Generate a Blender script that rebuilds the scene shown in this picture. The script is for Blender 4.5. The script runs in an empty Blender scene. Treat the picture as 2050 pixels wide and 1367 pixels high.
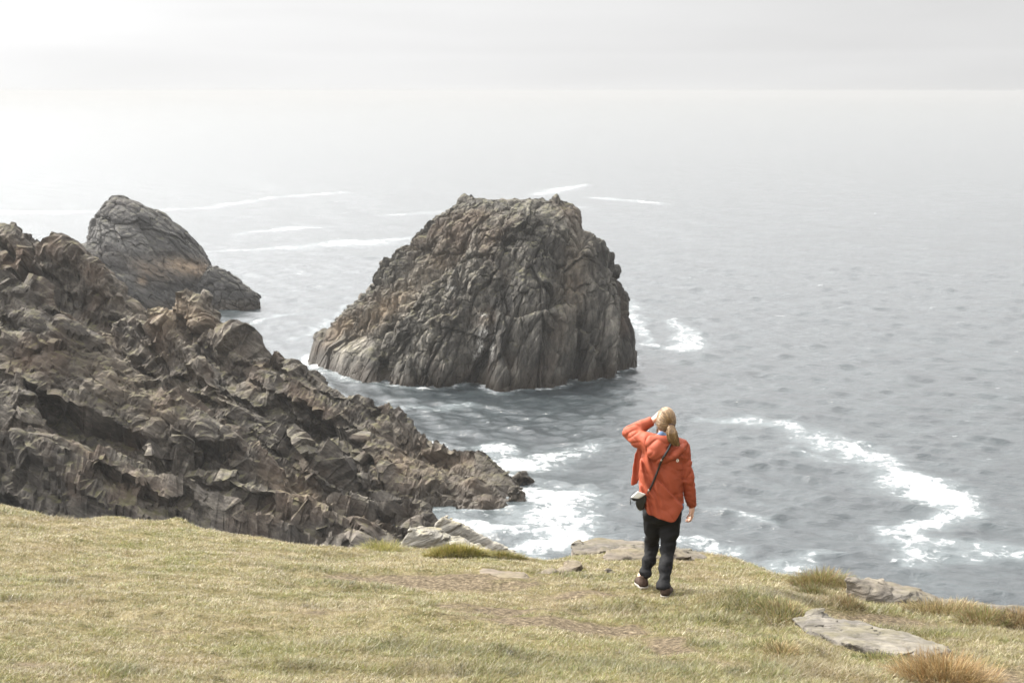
import bpy, bmesh, math, random
import numpy as np
from mathutils import Vector, Matrix
RS = np.random.RandomState
R = math.radians
scene = bpy.context.scene
col = scene.collection

# ------------------------------------------------------------------ camera
PW, PH, FPX = 2050.0, 1367.0, 50.0 / 36.0 * 2050.0
CAM_H, HOR = 30.0, 183.0
PITCH = math.atan((683.5 - HOR) / FPX)
cam = bpy.data.cameras.new('camera'); camo = bpy.data.objects.new('camera', cam); col.objects.link(camo)
cam.lens = 50; cam.sensor_width = 36; cam.clip_start = 0.1; cam.clip_end = 60000
camo.location = (0, 0, CAM_H); camo.rotation_euler = (R(90) - PITCH, 0, 0)
cam.dof.use_dof = True; cam.dof.focus_distance = 12.6; cam.dof.aperture_fstop = 6.0
scene.camera = camo

# ------------------------------------------------------------------ light, sky, exposure
SUN_AZ, SUN_EL = R(-57), R(46)           # azimuth from +Y, negative = to the left
sdir = Vector((math.sin(SUN_AZ) * math.cos(SUN_EL), math.cos(SUN_AZ) * math.cos(SUN_EL), math.sin(SUN_EL)))
sun = bpy.data.lights.new('sun', 'SUN'); sun.energy = 5.0; sun.angle = R(2.5); sun.color = (1, .94, .84)
suno = bpy.data.objects.new('sun', sun); col.objects.link(suno)
suno.rotation_euler = (-sdir).to_track_quat('-Z', 'Y').to_euler(); suno.location = (-40, 40, 80)

scene.view_settings.view_transform = 'Standard'; scene.view_settings.look = 'None'
scene.view_settings.gamma = 1; scene.view_settings.exposure = 0.66
scene.cycles.use_denoising = True
try:
    scene.cycles.denoiser = 'OPENIMAGEDENOISE'; scene.cycles.denoising_input_passes = 'RGB_ALBEDO_NORMAL'
    scene.cycles.denoising_prefilter = 'ACCURATE'
except Exception: pass
scene.cycles.max_bounces = 6; scene.cycles.diffuse_bounces = 3; scene.cycles.glossy_bounces = 3
scene.cycles.transmission_bounces = 4; scene.cycles.volume_bounces = 1; scene.cycles.caustics_reflective = False
scene.cycles.sample_clamp_indirect = 4

def nd(nt, typ, ins=None, **props):
    n = nt.nodes.new(typ)
    for k, v in props.items(): setattr(n, k, v)
    for k, v in (ins or {}).items():
        s = n.inputs[k]
        if isinstance(v, bpy.types.NodeSocket): nt.links.new(v, s)
        elif isinstance(v, bpy.types.Node): nt.links.new(v.outputs[0], s)
        else: s.default_value = v
    return n
def math_(nt, op, a, b=0.0, c=None, clamp=False):
    ins = {0: a, 1: b}
    if c is not None: ins[2] = c
    return nd(nt, 'ShaderNodeMath', ins, operation=op, use_clamp=clamp).outputs[0]
def ramp(nt, fac, stops, interp='LINEAR'):
    n = nd(nt, 'ShaderNodeValToRGB', {0: fac}); cr = n.color_ramp; cr.interpolation = interp
    while len(cr.elements) < len(stops): cr.elements.new(0.5)
    for e, (p, c) in zip(cr.elements, stops):
        e.position = p; e.color = (c, c, c, 1) if not isinstance(c, tuple) else (*c, 1)
    return n.outputs[0]
def maprange(nt, v, a, b, c=0.0, d=1.0, smooth=False):
    n = nd(nt, 'ShaderNodeMapRange', {0: v, 1: a, 2: b, 3: c, 4: d}, clamp=True)
    if smooth: n.interpolation_type = 'SMOOTHSTEP'
    return n.outputs[0]
def mix(nt, fac, a, b, bt='MIX'):
    n = nt.nodes.new('ShaderNodeMix'); n.data_type = 'RGBA'; n.blend_type = bt
    for i, v in ((0, fac), (6, a), (7, b)):
        if isinstance(v, bpy.types.NodeSocket): nt.links.new(v, n.inputs[i])
        else: n.inputs[i].default_value = v if i == 0 else ((*v, 1) if len(v) == 3 else v)
    return n.outputs[2]
def noise(nt, vec, scale, detail=4, rough=.55, dist=0.0):
    return nd(nt, 'ShaderNodeTexNoise', {'Vector': vec, 'Scale': scale, 'Detail': detail, 'Roughness': rough, 'Distortion': dist}).outputs[0]
def mapping(nt, vec, scale=(1, 1, 1), rot=(0, 0, 0), loc=(0, 0, 0)):
    return nd(nt, 'ShaderNodeMapping', {'Vector': vec, 'Scale': scale, 'Rotation': rot, 'Location': loc}).outputs[0]

world = bpy.data.worlds.new('World'); scene.world = world; world.use_nodes = True
nt = world.node_tree; nt.nodes.clear()
tc = nd(nt, 'ShaderNodeTexCoord').outputs['Generated']
sky = nd(nt, 'ShaderNodeTexSky', sky_type='NISHITA', sun_disc=False, sun_elevation=SUN_EL, sun_rotation=SUN_AZ)
sep = nd(nt, 'ShaderNodeSeparateXYZ', {0: tc})
zc = sep.outputs[2]
# a hazy veil of cloud, brighter towards the sun, thinning overhead and away from it
dot = nd(nt, 'ShaderNodeVectorMath', {0: tc, 1: tuple(sdir)}, operation='DOT_PRODUCT').outputs['Value']
SKY_STR = 0.1
cl1 = noise(nt, mapping(nt, tc, (1.5, 1.5, 14)), 1.4, 5, .5, .3)
cl2 = noise(nt, mapping(nt, tc, (1, 1, 5), loc=(3, 1, 2)), 2.2, 4, .5)
glow = ramp(nt, maprange(nt, dot, -1.0, 1.0), [(0, .07), (.40, .12), (.56, .475), (.66, .54), (.765, .60), (.88, .78), (1, 1.0)])
bank = math_(nt, 'MULTIPLY', glow, maprange(nt, cl1, .3, .7, .94, 1.05))
bank = math_(nt, 'MULTIPLY', bank, maprange(nt, cl2, .3, .7, .95, 1.05))
# pale cloud base edge a few degrees above the horizon
edge = maprange(nt, math_(nt, 'ADD', zc, math_(nt, 'MULTIPLY', cl2, .012)), .029, .036, 1.0, 0.0, True)
edge = math_(nt, 'SUBTRACT', 1.0, math_(nt, 'MULTIPLY', math_(nt, 'SUBTRACT', 1.0, edge), maprange(nt, sep.outputs[0], -.30, .12, .0, .06)))
bank = math_(nt, 'MULTIPLY', bank, edge)
bank = math_(nt, 'MULTIPLY', bank, maprange(nt, dot, .7, .95, 1.0, 1.5))
bank = math_(nt, 'MULTIPLY', bank, maprange(nt, zc, .06, .30, 1.0, 3.3))
bcol = nd(nt, 'ShaderNodeVectorMath', {0: (10 * 1.0, 10 * 1.0, 10 * 1.0), 'Scale': bank}, operation='SCALE').outputs[0]
fac = maprange(nt, math_(nt, 'ADD', zc, math_(nt, 'MULTIPLY', math_(nt, 'SUBTRACT', cl2, .5), .5)), .6, 1.05, 1.0, .75, True)
skyc = mix(nt, fac, sky.outputs[0], bcol)
bg = nd(nt, 'ShaderNodeBackground', {'Color': skyc, 'Strength': SKY_STR})
nt.links.new(bg.outputs[0], nd(nt, 'ShaderNodeOutputWorld').inputs[0])

# ------------------------------------------------------------------ sea haze
def build_haze(z0, z1):
    me = bpy.data.meshes.new('haze'); bm = bmesh.new(); bmesh.ops.create_cube(bm, size=1)
    for v in bm.verts:
        v.co = (v.co.x * 60000, 14990 + v.co.y * 30060, z0 if v.co.z < 0 else z1)
    bm.to_mesh(me); bm.free()
    o = bpy.data.objects.new('haze', me); col.objects.link(o); m = bpy.data.materials.new('haze_air'); m.use_nodes = True
    t = m.node_tree; t.nodes.clear(); out = nd(t, 'ShaderNodeOutputMaterial')
    v = nd(t, 'ShaderNodeVolumePrincipled', {'Color': (.388, .39, .392, 1), 'Density': HAZE, 'Anisotropy': .2})
    t.links.new(v.outputs[0], out.inputs['Volume']); me.materials.append(m); o['kind'] = 'stuff'
    o['label'] = 'pale sea haze hanging over the whole bay'
HAZE = .00034
build_haze(-4.0, 32.0)

# ------------------------------------------------------------------ projection helpers
cp, sp = math.cos(PITCH), math.sin(PITCH)
def ray(px, py):
    px = np.asarray(px, float); py = np.asarray(py, float)
    xc = (px - PW / 2) / FPX; yc = (PH / 2 - py) / FPX
    return xc, cp + yc * sp, -sp + yc * cp
def at_Y(px, py, Y):
    x, y, z = ray(px, py); t = Y / y
    return np.stack([x * t, y * t, CAM_H + z * t], -1)
def at_z(px, py, z0=0.0):
    x, y, z = ray(px, py); t = (z0 - CAM_H) / z
    return np.stack([x * t, y * t, CAM_H + z * t], -1)

# ------------------------------------------------------------------ numpy noise
_p = RS(7).permutation(4096).astype(np.int64)
_g = RS(8).normal(size=(4096, 3)); _g /= np.linalg.norm(_g, axis=1)[:, None]
_r = RS(9).rand(4096)
def _h(i, j, k): return _p[(_p[(_p[i & 4095] + j) & 4095] + k) & 4095]
def perlin(P):
    P = np.asarray(P, float); I = np.floor(P).astype(np.int64); F = P - I
    U = F * F * F * (F * (F * 6 - 15) + 10); res = 0
    for dx in (0, 1):
        wx = U[..., 0] if dx else 1 - U[..., 0]
        for dy in (0, 1):
            wy = U[..., 1] if dy else 1 - U[..., 1]
            for dz in (0, 1):
                wz = U[..., 2] if dz else 1 - U[..., 2]
                g = _g[_h(I[..., 0] + dx, I[..., 1] + dy, I[..., 2] + dz)]
                d = g[..., 0] * (F[..., 0] - dx) + g[..., 1] * (F[..., 1] - dy) + g[..., 2] * (F[..., 2] - dz)
                res = res + wx * wy * wz * d
    return res * 1.5
def fbm(P, oct=4, gain=.5, lac=2.03):
    P = np.asarray(P, float); a = 1.0; s = 0
    for o in range(oct):
        s = s + a * perlin(P + o * 17.3); P = P * lac; a *= gain
    return s
def ridged(P, oct=4, gain=.5):
    P = np.asarray(P, float); a = 1.0; s = 0
    for o in range(oct):
        s = s + a * (1 - 2 * np.abs(perlin(P + o * 11.7))); P = P * 2.07; a *= gain
    return s
def facets(P, jit=.9, ow=1.0):
    """angular blocks: each Voronoi cell is a tilted plane with its own offset; returns displacement and distance to the cell border"""
    P = np.asarray(P, float); I = np.floor(P).astype(np.int64)
    d1 = np.full(P.shape[:-1], 9e9); d2 = d1.copy(); val = np.zeros_like(d1)
    for dx in (-1, 0, 1):
        for dy in (-1, 0, 1):
            for dz in (-1, 0, 1):
                h = _h(I[..., 0] + dx, I[..., 1] + dy, I[..., 2] + dz)
                c = I + np.array([dx, dy, dz]) + .5 + jit * (np.stack([_r[h], _r[(h + 97) & 4095], _r[(h + 811) & 4095]], -1) - .5)
                v = P - c; d = (v * v).sum(-1)
                n = _g[(h + 5) & 4095]
                pl = (v * n).sum(-1) + ow * (_r[(h + 333) & 4095] - .5)
                new = d < d1
                d2 = np.where(new, d1, np.minimum(d2, d)); val = np.where(new, pl, val); d1 = np.where(new, d, d1)
    return val, np.sqrt(d2) - np.sqrt(d1)
def rotm(ax, ay, az):
    return np.array(Matrix.Rotation(az, 3, 'Z') @ Matrix.Rotation(ay, 3, 'Y') @ Matrix.Rotation(ax, 3, 'X'))

# ------------------------------------------------------------------ mesh helpers
def mesh_np(name, V, faces, mat=None, smooth=False, parent=None, attrs=None):
    """V (n,3); faces: list of (m,k) index arrays"""
    me = bpy.data.meshes.new(name); V = np.asarray(V, np.float32)
    faces = [np.asarray(f, np.int32) for f in faces if len(f)]
    loops = np.concatenate([f.ravel() for f in faces]); tot = np.concatenate([np.full(len(f), f.shape[1], np.int32) for f in faces])
    me.vertices.add(len(V)); me.vertices.foreach_set('co', V.ravel())
    me.loops.add(len(loops)); me.loops.foreach_set('vertex_index', loops)
    me.polygons.add(len(tot)); st = np.zeros(len(tot), np.int32); st[1:] = np.cumsum(tot)[:-1]
    me.polygons.foreach_set('loop_start', st); me.polygons.foreach_set('loop_total', tot)
    me.polygons.foreach_set('use_smooth', np.full(len(tot), smooth, bool))
    for k, a in (attrs or {}).items():
        if a.ndim == 2:
            at = me.attributes.new(k, 'FLOAT_COLOR', 'POINT'); at.data.foreach_set('color', np.c_[a, np.ones(len(a))].astype(np.float32).ravel())
        else:
            at = me.attributes.new(k, 'FLOAT', 'POINT'); at.data.foreach_set('value', a.astype(np.float32))
    me.update(calc_edges=True); me.validate()
    o = bpy.data.objects.new(name, me); col.objects.link(o)
    if mat: me.materials.append(mat)
    if parent: o.parent = parent
    return o
def recentre(o, loc):
    """put the object's origin at loc without moving its mesh"""
    o.data.transform(Matrix.Translation(-Vector(loc))); o.location = loc; return o
def grid_faces(nu, nv, wrap=False):
    u = np.arange(nu if wrap else nu - 1); v = np.arange(nv - 1)
    a, b = np.meshgrid(u, v, indexing='ij'); a2 = (a + 1) % nu
    return np.stack([a * nv + b, a2 * nv + b, a2 * nv + b + 1, a * nv + b + 1], -1).reshape(-1, 4)
def vnormals(V, F):
    n = np.cross(V[F[:, 2]] - V[F[:, 0]], V[F[:, 3]] - V[F[:, 1]]); N = np.zeros_like(V)
    for k in range(4):
        for c in range(3): N[:, c] += np.bincount(F[:, k], n[:, c], len(V))
    return N / (np.linalg.norm(N, axis=1)[:, None] + 1e-9)
def tag(o, label=None, cat=None, group=None, kind=None):
    for k, v in (('label', label), ('category', cat), ('group', group), ('kind', kind)):
        if v: o[k] = v
    return o
def empty(name, loc, rz=0):
    o = bpy.data.objects.new(name, None); o.location = loc; o.rotation_euler.z = rz; o.empty_display_size = .1; col.objects.link(o); return o

def surface_nets(f, lo, h):
    """naive surface nets on a grid f (inside < 0)"""
    s = f < 0; nx, ny, nz = f.shape
    c = np.zeros((nx - 1, ny - 1, nz - 1), np.int8)
    for i in (0, 1):
        for j in (0, 1):
            for k in (0, 1): c += s[i:nx - 1 + i, j:ny - 1 + j, k:nz - 1 + k]
    act = (c > 0) & (c < 8); idx = np.argwhere(act); ids = np.full(c.shape, -1, np.int64); ids[act] = np.arange(len(idx))
    acc = np.zeros((len(idx), 3)); cnt = np.zeros(len(idx))
    cor = [(i, j, k) for i in (0, 1) for j in (0, 1) for k in (0, 1)]
    for a in cor:
        for ax in range(3):
            if a[ax]: continue
            b = list(a); b[ax] = 1
            fa = f[idx[:, 0] + a[0], idx[:, 1] + a[1], idx[:, 2] + a[2]]; fb = f[idx[:, 0] + b[0], idx[:, 1] + b[1], idx[:, 2] + b[2]]
            m = (fa < 0) != (fb < 0); t = np.where(m, fa / np.where(m, fa - fb, 1), 0)
            p = np.tile(np.array(a, float), (len(idx), 1)); p[:, ax] = t
            acc[m] += p[m]; cnt[m] += 1
    V = np.asarray(lo) + (idx + acc / cnt[:, None]) * h
    F = []
    for ax in range(3):
        o1, o2 = [(1, 2), (2, 0), (0, 1)][ax]
        sl = [slice(1, -1)] * 3; sl[ax] = slice(0, -1); sh = [slice(1, -1)] * 3; sh[ax] = slice(1, None)
        A = s[tuple(sl)]; B = s[tuple(sh)]; e = np.argwhere(A != B); off = np.ones(3, int); off[ax] = 0
        pos = e + off; fl = A[tuple(e.T)]
        q = []
        for (d1, d2) in ((1, 1), (0, 1), (0, 0), (1, 0)):
            w = pos.copy(); w[:, o1] -= d1; w[:, o2] -= d2; q.append(ids[tuple(w.T)])
        q = np.stack(q, -1); q[~fl] = q[~fl][:, ::-1]; F.append(q)
    return V, np.concatenate(F)

class SDF:
    def __init__(s, lo, hi, h):
        s.lo = np.array(lo, float); s.h = h; n = np.ceil((np.array(hi) - s.lo) / h).astype(int) + 1
        s.f = np.full(n, 1.0, np.float32); s.ax = [s.lo[i] + h * np.arange(n[i]) for i in range(3)]
    def box(s, lo, hi):
        sl = []
        for i in range(3):
            a = max(0, int(np.floor((lo[i] - s.lo[i]) / s.h))); b = min(s.f.shape[i], int(np.ceil((hi[i] - s.lo[i]) / s.h)) + 1); sl.append(slice(a, max(b, a + 1)))
        sl = tuple(sl)
        return sl, np.stack(np.meshgrid(*[s.ax[i][sl[i]] for i in range(3)], indexing='ij'), -1)
    def put(s, sl, d, k):
        a = s.f[sl]
        if k <= 0: s.f[sl] = np.minimum(a, d)
        else:
            h = np.maximum(k - np.abs(a - d), 0) / k; s.f[sl] = np.minimum(a, d) - h * h * k * .25
    def cap(s, a, b, ra, rb, k=.02, sq=None):
        a = np.array(a, float); b = np.array(b, float); r = max(ra, rb) + k + 3 * s.h
        sl, P = s.box(np.minimum(a, b) - r, np.maximum(a, b) + r)
        v = b - a; t = np.clip(((P - a) @ v) / max(v @ v, 1e-9), 0, 1); q = P - a - t[..., None] * v
        if sq is not None: q = q * np.asarray(sq)
        s.put(sl, np.linalg.norm(q, axis=-1) - (ra + (rb - ra) * t), k)
    def chain(s, pts, rad, k=.02):
        for i in range(len(pts) - 1): s.cap(pts[i], pts[i + 1], rad[i], rad[i + 1], k)
    def ell(s, c, r, k=.02, rot=None):
        c = np.array(c, float); r = np.array(r, float); m = r.max() + k + 3 * s.h
        sl, P = s.box(c - m, c + m); q = P - c
        if rot is not None: q = q @ rot
        s.put(sl, (np.linalg.norm(q / r, axis=-1) - 1) * r.min(), k)
    def cut(s, d_fn, k=.0):
        P = np.stack(np.meshgrid(*s.ax, indexing='ij'), -1); d = d_fn(P)
        s.f = np.maximum(s.f, d).astype(np.float32)
    def disp(s, fn):
        m = np.abs(s.f) < .12; idx = np.argwhere(m); s.f[m] += fn(s.lo + idx * s.h, s.f[m])
    def mesh(s, name, mat, parent=None, smooth=True, it=0):
        V, F = surface_nets(s.f, s.lo, s.h)
        for _ in range(it):       # light relaxation
            acc = np.zeros_like(V); cnt = np.zeros(len(V))
            for k in range(4):
                for c in range(3): acc[:, c] += np.bincount(F[:, k], V[F[:, (k + 1) % 4], c], len(V)) + np.bincount(F[:, (k + 1) % 4], V[F[:, k], c], len(V))
                cnt += np.bincount(F[:, k], minlength=len(V)) + np.bincount(F[:, (k + 1) % 4], minlength=len(V))
            V = .5 * V + .5 * acc / cnt[:, None]
        return mesh_np(name, V, [F], mat, smooth, parent)

# ------------------------------------------------------------------ materials
def new_mat(name):
    m = bpy.data.materials.new(name); m.use_nodes = True; m.node_tree.nodes.clear(); return m, m.node_tree
def finish(nt, bsdf): nt.links.new(bsdf if isinstance(bsdf, bpy.types.NodeSocket) else bsdf.outputs[0], nd(nt, 'ShaderNodeOutputMaterial').inputs[0])
def rock_mat(name, dark, mid, light, rust, scale=1.0, moss=(.10, .095, .03), moss_z=.62, moss_amt=.6, wet=True, tilt=(0, .3, 0), stretch=(1, 1, .3), bump=.6, bscale=1.0, stain=(.26, .195, .13)):
    m, nt = new_mat(name)
    g = nd(nt, 'ShaderNodeNewGeometry'); pos = g.outputs['Position']
    st = nd(nt, 'ShaderNodeVectorMath', {0: mapping(nt, pos, (1, 1, 1), tilt), 1: stretch}, operation='MULTIPLY').outputs[0]
    n1 = noise(nt, st, .35 * scale, 8, .62, .4); n2 = noise(nt, st, 2.2 * scale, 6, .65, .2); n3 = noise(nt, pos, .16 * scale, 3, .5)
    n4 = noise(nt, st, 9 * scale, 5, .6)
    c = ramp(nt, math_(nt, 'ADD', math_(nt, 'MULTIPLY', n1, .55), math_(nt, 'MULTIPLY', n2, .45)), [(.36, dark), (.5, mid), (.62, light)])
    c = mix(nt, maprange(nt, noise(nt, st, .13 * scale, 4, .5), .40, .62, .55, 0), c, dark)
    c = mix(nt, maprange(nt, n3, .5, .72, 0, .75), c, rust)
    c = mix(nt, .55, c, mix(nt, 1.0, c, ramp(nt, n4, [(.35, .45), (.65, 1.5)]), 'MULTIPLY'))
    sa = nd(nt, 'ShaderNodeAttribute', attribute_name='stain').outputs['Fac']
    c = mix(nt, math_(nt, 'MULTIPLY', sa, maprange(nt, n2, .35, .6, .3, .95)), c, mix(nt, n1, stain, tuple(v * .55 for v in stain)))
    ga = nd(nt, 'ShaderNodeAttribute', attribute_name='guano').outputs['Fac']
    c = mix(nt, math_(nt, 'MULTIPLY', ga, maprange(nt, n4, .42, .56)), c, (.62, .60, .56))
    # lichen and thin turf on upward faces
    nz = nd(nt, 'ShaderNodeSeparateXYZ', {0: g.outputs['Normal']}).outputs[2]
    ms = math_(nt, 'MULTIPLY', maprange(nt, nz, moss_z, moss_z + .25), maprange(nt, noise(nt, pos, .9 * scale, 6, .65), .42, .62))
    c = mix(nt, math_(nt, 'MULTIPLY', ms, moss_amt), c, moss)
    rgh = .85
    if wet:   # brown weed and wet band along the waterline
        z = nd(nt, 'ShaderNodeSeparateXYZ', {0: pos}).outputs[2]
        w = maprange(nt, math_(nt, 'ADD', z, math_(nt, 'MULTIPLY', n1, -1.6)), -.6, 1.2, 1, 0, True)
        c = mix(nt, math_(nt, 'MULTIPLY', w, .8), c, (.035, .026, .017))
        rgh = maprange(nt, w, 0, 1, .85, .45)
    crack = nd(nt, 'ShaderNodeTexVoronoi', {'Vector': mix(nt, .12, st, nd(nt, 'ShaderNodeTexNoise', {'Vector': st, 'Scale': 2 * bscale}).outputs[1]), 'Scale': 1.1 * bscale}, feature='DISTANCE_TO_EDGE').outputs[0]
    hgt = math_(nt, 'ADD', math_(nt, 'MULTIPLY', noise(nt, st, 2.5 * bscale, 9, .68, .3), .55), math_(nt, 'MULTIPLY', maprange(nt, crack, 0, .12), .10))
    b = nd(nt, 'ShaderNodeBump', {'Height': hgt, 'Strength': bump, 'Distance': .5 / bscale})
    finish(nt, nd(nt, 'ShaderNodeBsdfPrincipled', {'Base Color': c, 'Roughness': rgh, 'Normal': b.outputs[0], 'Specular IOR Level': .3}))
    return m
M = {}
M['stack'] = rock_mat('sea_stack_rock', (.022, .020, .018), (.088, .081, .070), (.25, .23, .195), (.10, .072, .053), moss_amt=.5, tilt=(0, -.17, 0), stretch=(1, 1, .28))
M['far'] = rock_mat('far_stack_rock', (.022, .021, .020), (.058, .055, .053), (.125, .119, .112), (.08, .072, .068), moss_amt=.3, stain=(.38, .28, .19), tilt=(0, -.6, 0), stretch=(.35, 1, 1))
M['head'] = rock_mat('headland_rock', (.022, .019, .016), (.082, .071, .060), (.22, .195, .162), (.11, .075, .052), moss_amt=.5, tilt=(0, -.6, -.2), stretch=(.33, 1, 1.15), scale=1.3)
M['pale_slab'] = rock_mat('weathered_slab_stone', (.10, .092, .08), (.24, .225, .195), (.40, .375, .325), (.27, .21, .14), scale=3.0, moss=(.20, .17, .05), moss_z=.75, moss_amt=.5, wet=False, stretch=(.35, .6, 2.2), tilt=(0, .4, .2), bscale=5, bump=.6)
M['near'] = rock_mat('outcrop_stone', (.045, .040, .034), (.105, .094, .08), (.19, .172, .145), (.14, .108, .075), scale=3.0, moss=(.16, .14, .05), moss_z=.8, moss_amt=.35, wet=False, stretch=(.35, .6, 2.2), tilt=(0, .12, .2), bscale=5, bump=.5)

def attr_mat(name, rough=.6, transl=.35, spec=.4):
    m, nt = new_mat(name)
    a = nd(nt, 'ShaderNodeAttribute', attribute_name='tint').outputs['Color']
    p = nd(nt, 'ShaderNodeBsdfPrincipled', {'Base Color': a, 'Roughness': rough, 'Specular IOR Level': spec})
    t = nd(nt, 'ShaderNodeBsdfTranslucent', {'Color': a})
    finish(nt, nd(nt, 'ShaderNodeMixShader', {0: transl, 1: p, 2: t})); return m
M['blade'] = attr_mat('grass_blade', .42, .35, .5)
M['tussock'] = attr_mat('tussock_blade', .6, .35, .3)

# ------------------------------------------------------------------ foreground slope
EDGE = np.array([(-900, 900), (-500, 950), (-200, 985), (0, 1012), (60, 1021), (130, 1039), (240, 1034), (330, 1048), (430, 1064), (600, 1090), (680, 1098), (760, 1101), (900, 1110), (1060, 1120),
                 (1120, 1116), (1160, 1104), (1250, 1104), (1350, 1104), (1430, 1112), (1500, 1128), (1540, 1148), (1600, 1162), (1700, 1168), (1800, 1190), (1950, 1222), (2050, 1238), (2400, 1290), (3000, 1380)], float)
_ex, _ey, _ez = ray(EDGE[:, 0], EDGE[:, 1]); E_PHI = _ex / _ey; E_TAN = -_ez / _ey
S_PHI = [-.6, -.36, -.1, .1, .2, .36, .7]; S_VAL = [.185, .205, .224, .2288, .233, .245, .26]
EYE = 1.65
def _smooth(phi):
    return np.mean([np.interp(phi + d, E_PHI, E_TAN) for d in (-.006, -.003, 0, .003, .006)], 0)
def edge_dist(phi): return EYE / (_smooth(phi) - np.interp(phi, S_PHI, S_VAL))
def px_ground_plain(px, py):
    x, y, z = ray(px, py); return x / y, -z / y
HUMPS = []     # (x, y, rx, ry, height)
def ground_z(x, y):
    x = np.asarray(x, float); y = np.asarray(y, float)
    ys = np.maximum(y, 3.0); phi = np.clip(x / ys, -.75, .75)
    s = np.interp(phi, S_PHI, S_VAL); dE = edge_dist(phi)
    t = y - dE; tt = np.maximum(t, 0)
    drop = np.where(tt < 2.2, .55 * tt ** 2, .55 * 2.2 ** 2 + (tt - 2.2) * 2.42)
    P = np.stack([x, y, np.zeros_like(x)], -1)
    land = np.clip(1 - tt / 2, 0, 1)
    n = .055 * fbm(P * .55, 3) + .034 * fbm(P * 2.0 + 9, 3) + .016 * np.abs(perlin(P * 6 + 3))
    n = n * land + (1 - land) * (.9 * fbm(np.stack([x, y, drop * .7], -1) * .5, 4))
    # gently vary towards the edge so the skyline stays put
    z = CAM_H - EYE - s * y - drop + n
    for (hx, hy, rx, ry, hh) in HUMPS:
        z = z + hh * np.exp(-(((x - hx) / rx) ** 2 + ((y - hy) / ry) ** 2))
    return np.maximum(z, -2.0)
def ground_hit(px, py):
    x, y, z = [float(v) for v in ray(px, py)]
    ts = np.arange(5, 24, .01); d = CAM_H + z * ts - ground_z(x * ts, y * ts); k = np.argmax(d < 0)
    if d[k] >= 0: k = int(np.argmin(d))
    t = ts[k]; return Vector((x * t, y * t, float(ground_z(x * t, y * t))))
# banks and hollows in the turf
def hump(px, py, rx, ry, h):
    p = ground_hit(px, py); HUMPS.append((p.x, p.y, rx, ry, h))
for a in [(1530, 1215, .35, .5, .10), (1470, 1200, .4, .5, .06), (1680, 1215, .5, .4, .07), (1760, 1250, .35, .25, -.07), (1560, 1300, .25, .25, .07),
          (1310, 1300, .18, .35, -.05), (900, 1175, .5, .35, -.04), (1215, 1215, .3, .3, .06), (1000, 1180, .5, .3, -.03), (820, 1225, .6, .2, .04),
          (1900, 1230, .5, .25, .06), (2010, 1245, .4, .25, .06), (570, 1140, .25, .15, .03), (1000, 1310, .3, .2, .04)]: hump(*a)

xs = np.concatenate([np.linspace(-32, -9, 60, endpoint=False), np.arange(-9, 8, .045), np.linspace(8, 30, 60)])
ys = np.concatenate([np.linspace(-6, 6, 60, endpoint=False), np.arange(6, 21, .045), np.linspace(21, 36, 90)])
X, Y = np.meshgrid(xs, ys, indexing='ij'); Z = ground_z(X, Y)
# bare earth patches, seen where feet have worn the turf
def in_patch(x, y):
    w = np.zeros_like(x)
    for (px, py, rx, ry, a) in [(880, 1165, 1.1, .42, .9), (1120, 1250, .75, .28, 1.0), (1010, 1225, .6, .3, .7), (1335, 1290, .16, .55, .9), (1790, 1250, .65, .25, .9), (1420, 1330, .3, .25, .5), (1990, 1350, .4, .25, .7), (1180, 1185, .7, .25, .55), (1640, 1225, .3, .15, .5), (320, 1265, .35, .1, .45), (80, 1330, .3, .15, .5), (640, 1225, .4, .12, .4)]:
        p = ground_hit(px, py); w = np.maximum(w, a * np.exp(-((x - p.x) / rx) ** 2 - ((y - p.y) / ry) ** 2))
    n = fbm(np.stack([x * 3, y * 3, 0 * x], -1), 4)
    return np.clip((w * 1.5 + n * .5 - .32) * 2.2, 0, 1)
m, nt = new_mat('turf_ground')
g = nd(nt, 'ShaderNodeNewGeometry'); pos = g.outputs['Position']
bare = nd(nt, 'ShaderNodeAttribute', attribute_name='bare').outputs['Fac']
n1 = noise(nt, pos, 1.2, 6, .6); n2 = noise(nt, pos, 26, 5, .7); n3 = noise(nt, pos, 5, 6, .65)
c = ramp(nt, n3, [(.35, (.085, .075, .03)), (.5, (.15, .125, .06)), (.65, (.24, .20, .115))])
c = mix(nt, maprange(nt, n1, .5, .65, 0, .6), c, (.09, .095, .028))
e = ramp(nt, n2, [(.3, (.06, .046, .030)), (.55, (.135, .105, .068)), (.7, (.23, .19, .13))])
c = mix(nt, bare, c, e)
c = mix(nt, .8, c, mix(nt, 1.0, c, ramp(nt, n2, [(.3, .45), (.7, 1.45)]), 'MULTIPLY'))
nz = nd(nt, 'ShaderNodeSeparateXYZ', {0: g.outputs['True Normal']}).outputs[2]
c = mix(nt, maprange(nt, nz, .5, .75), (.13, .11, .09), c)
b = nd(nt, 'ShaderNodeBump', {'Height': math_(nt, 'ADD', n2, noise(nt, pos, 70, 4, .7)), 'Strength': .9, 'Distance': .025})
finish(nt, nd(nt, 'ShaderNodeBsdfPrincipled', {'Base Color': c, 'Roughness': .95, 'Normal': b.outputs[0], 'Specular IOR Level': .1}))
M['ground'] = m
bareV = in_patch(X, Y)
ground = mesh_np('ground', np.stack([X, Y, Z], -1).reshape(-1, 3), [grid_faces(len(xs), len(ys))], m, True, attrs={'bare': bareV.ravel()})
tag(ground, kind='structure')

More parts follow.
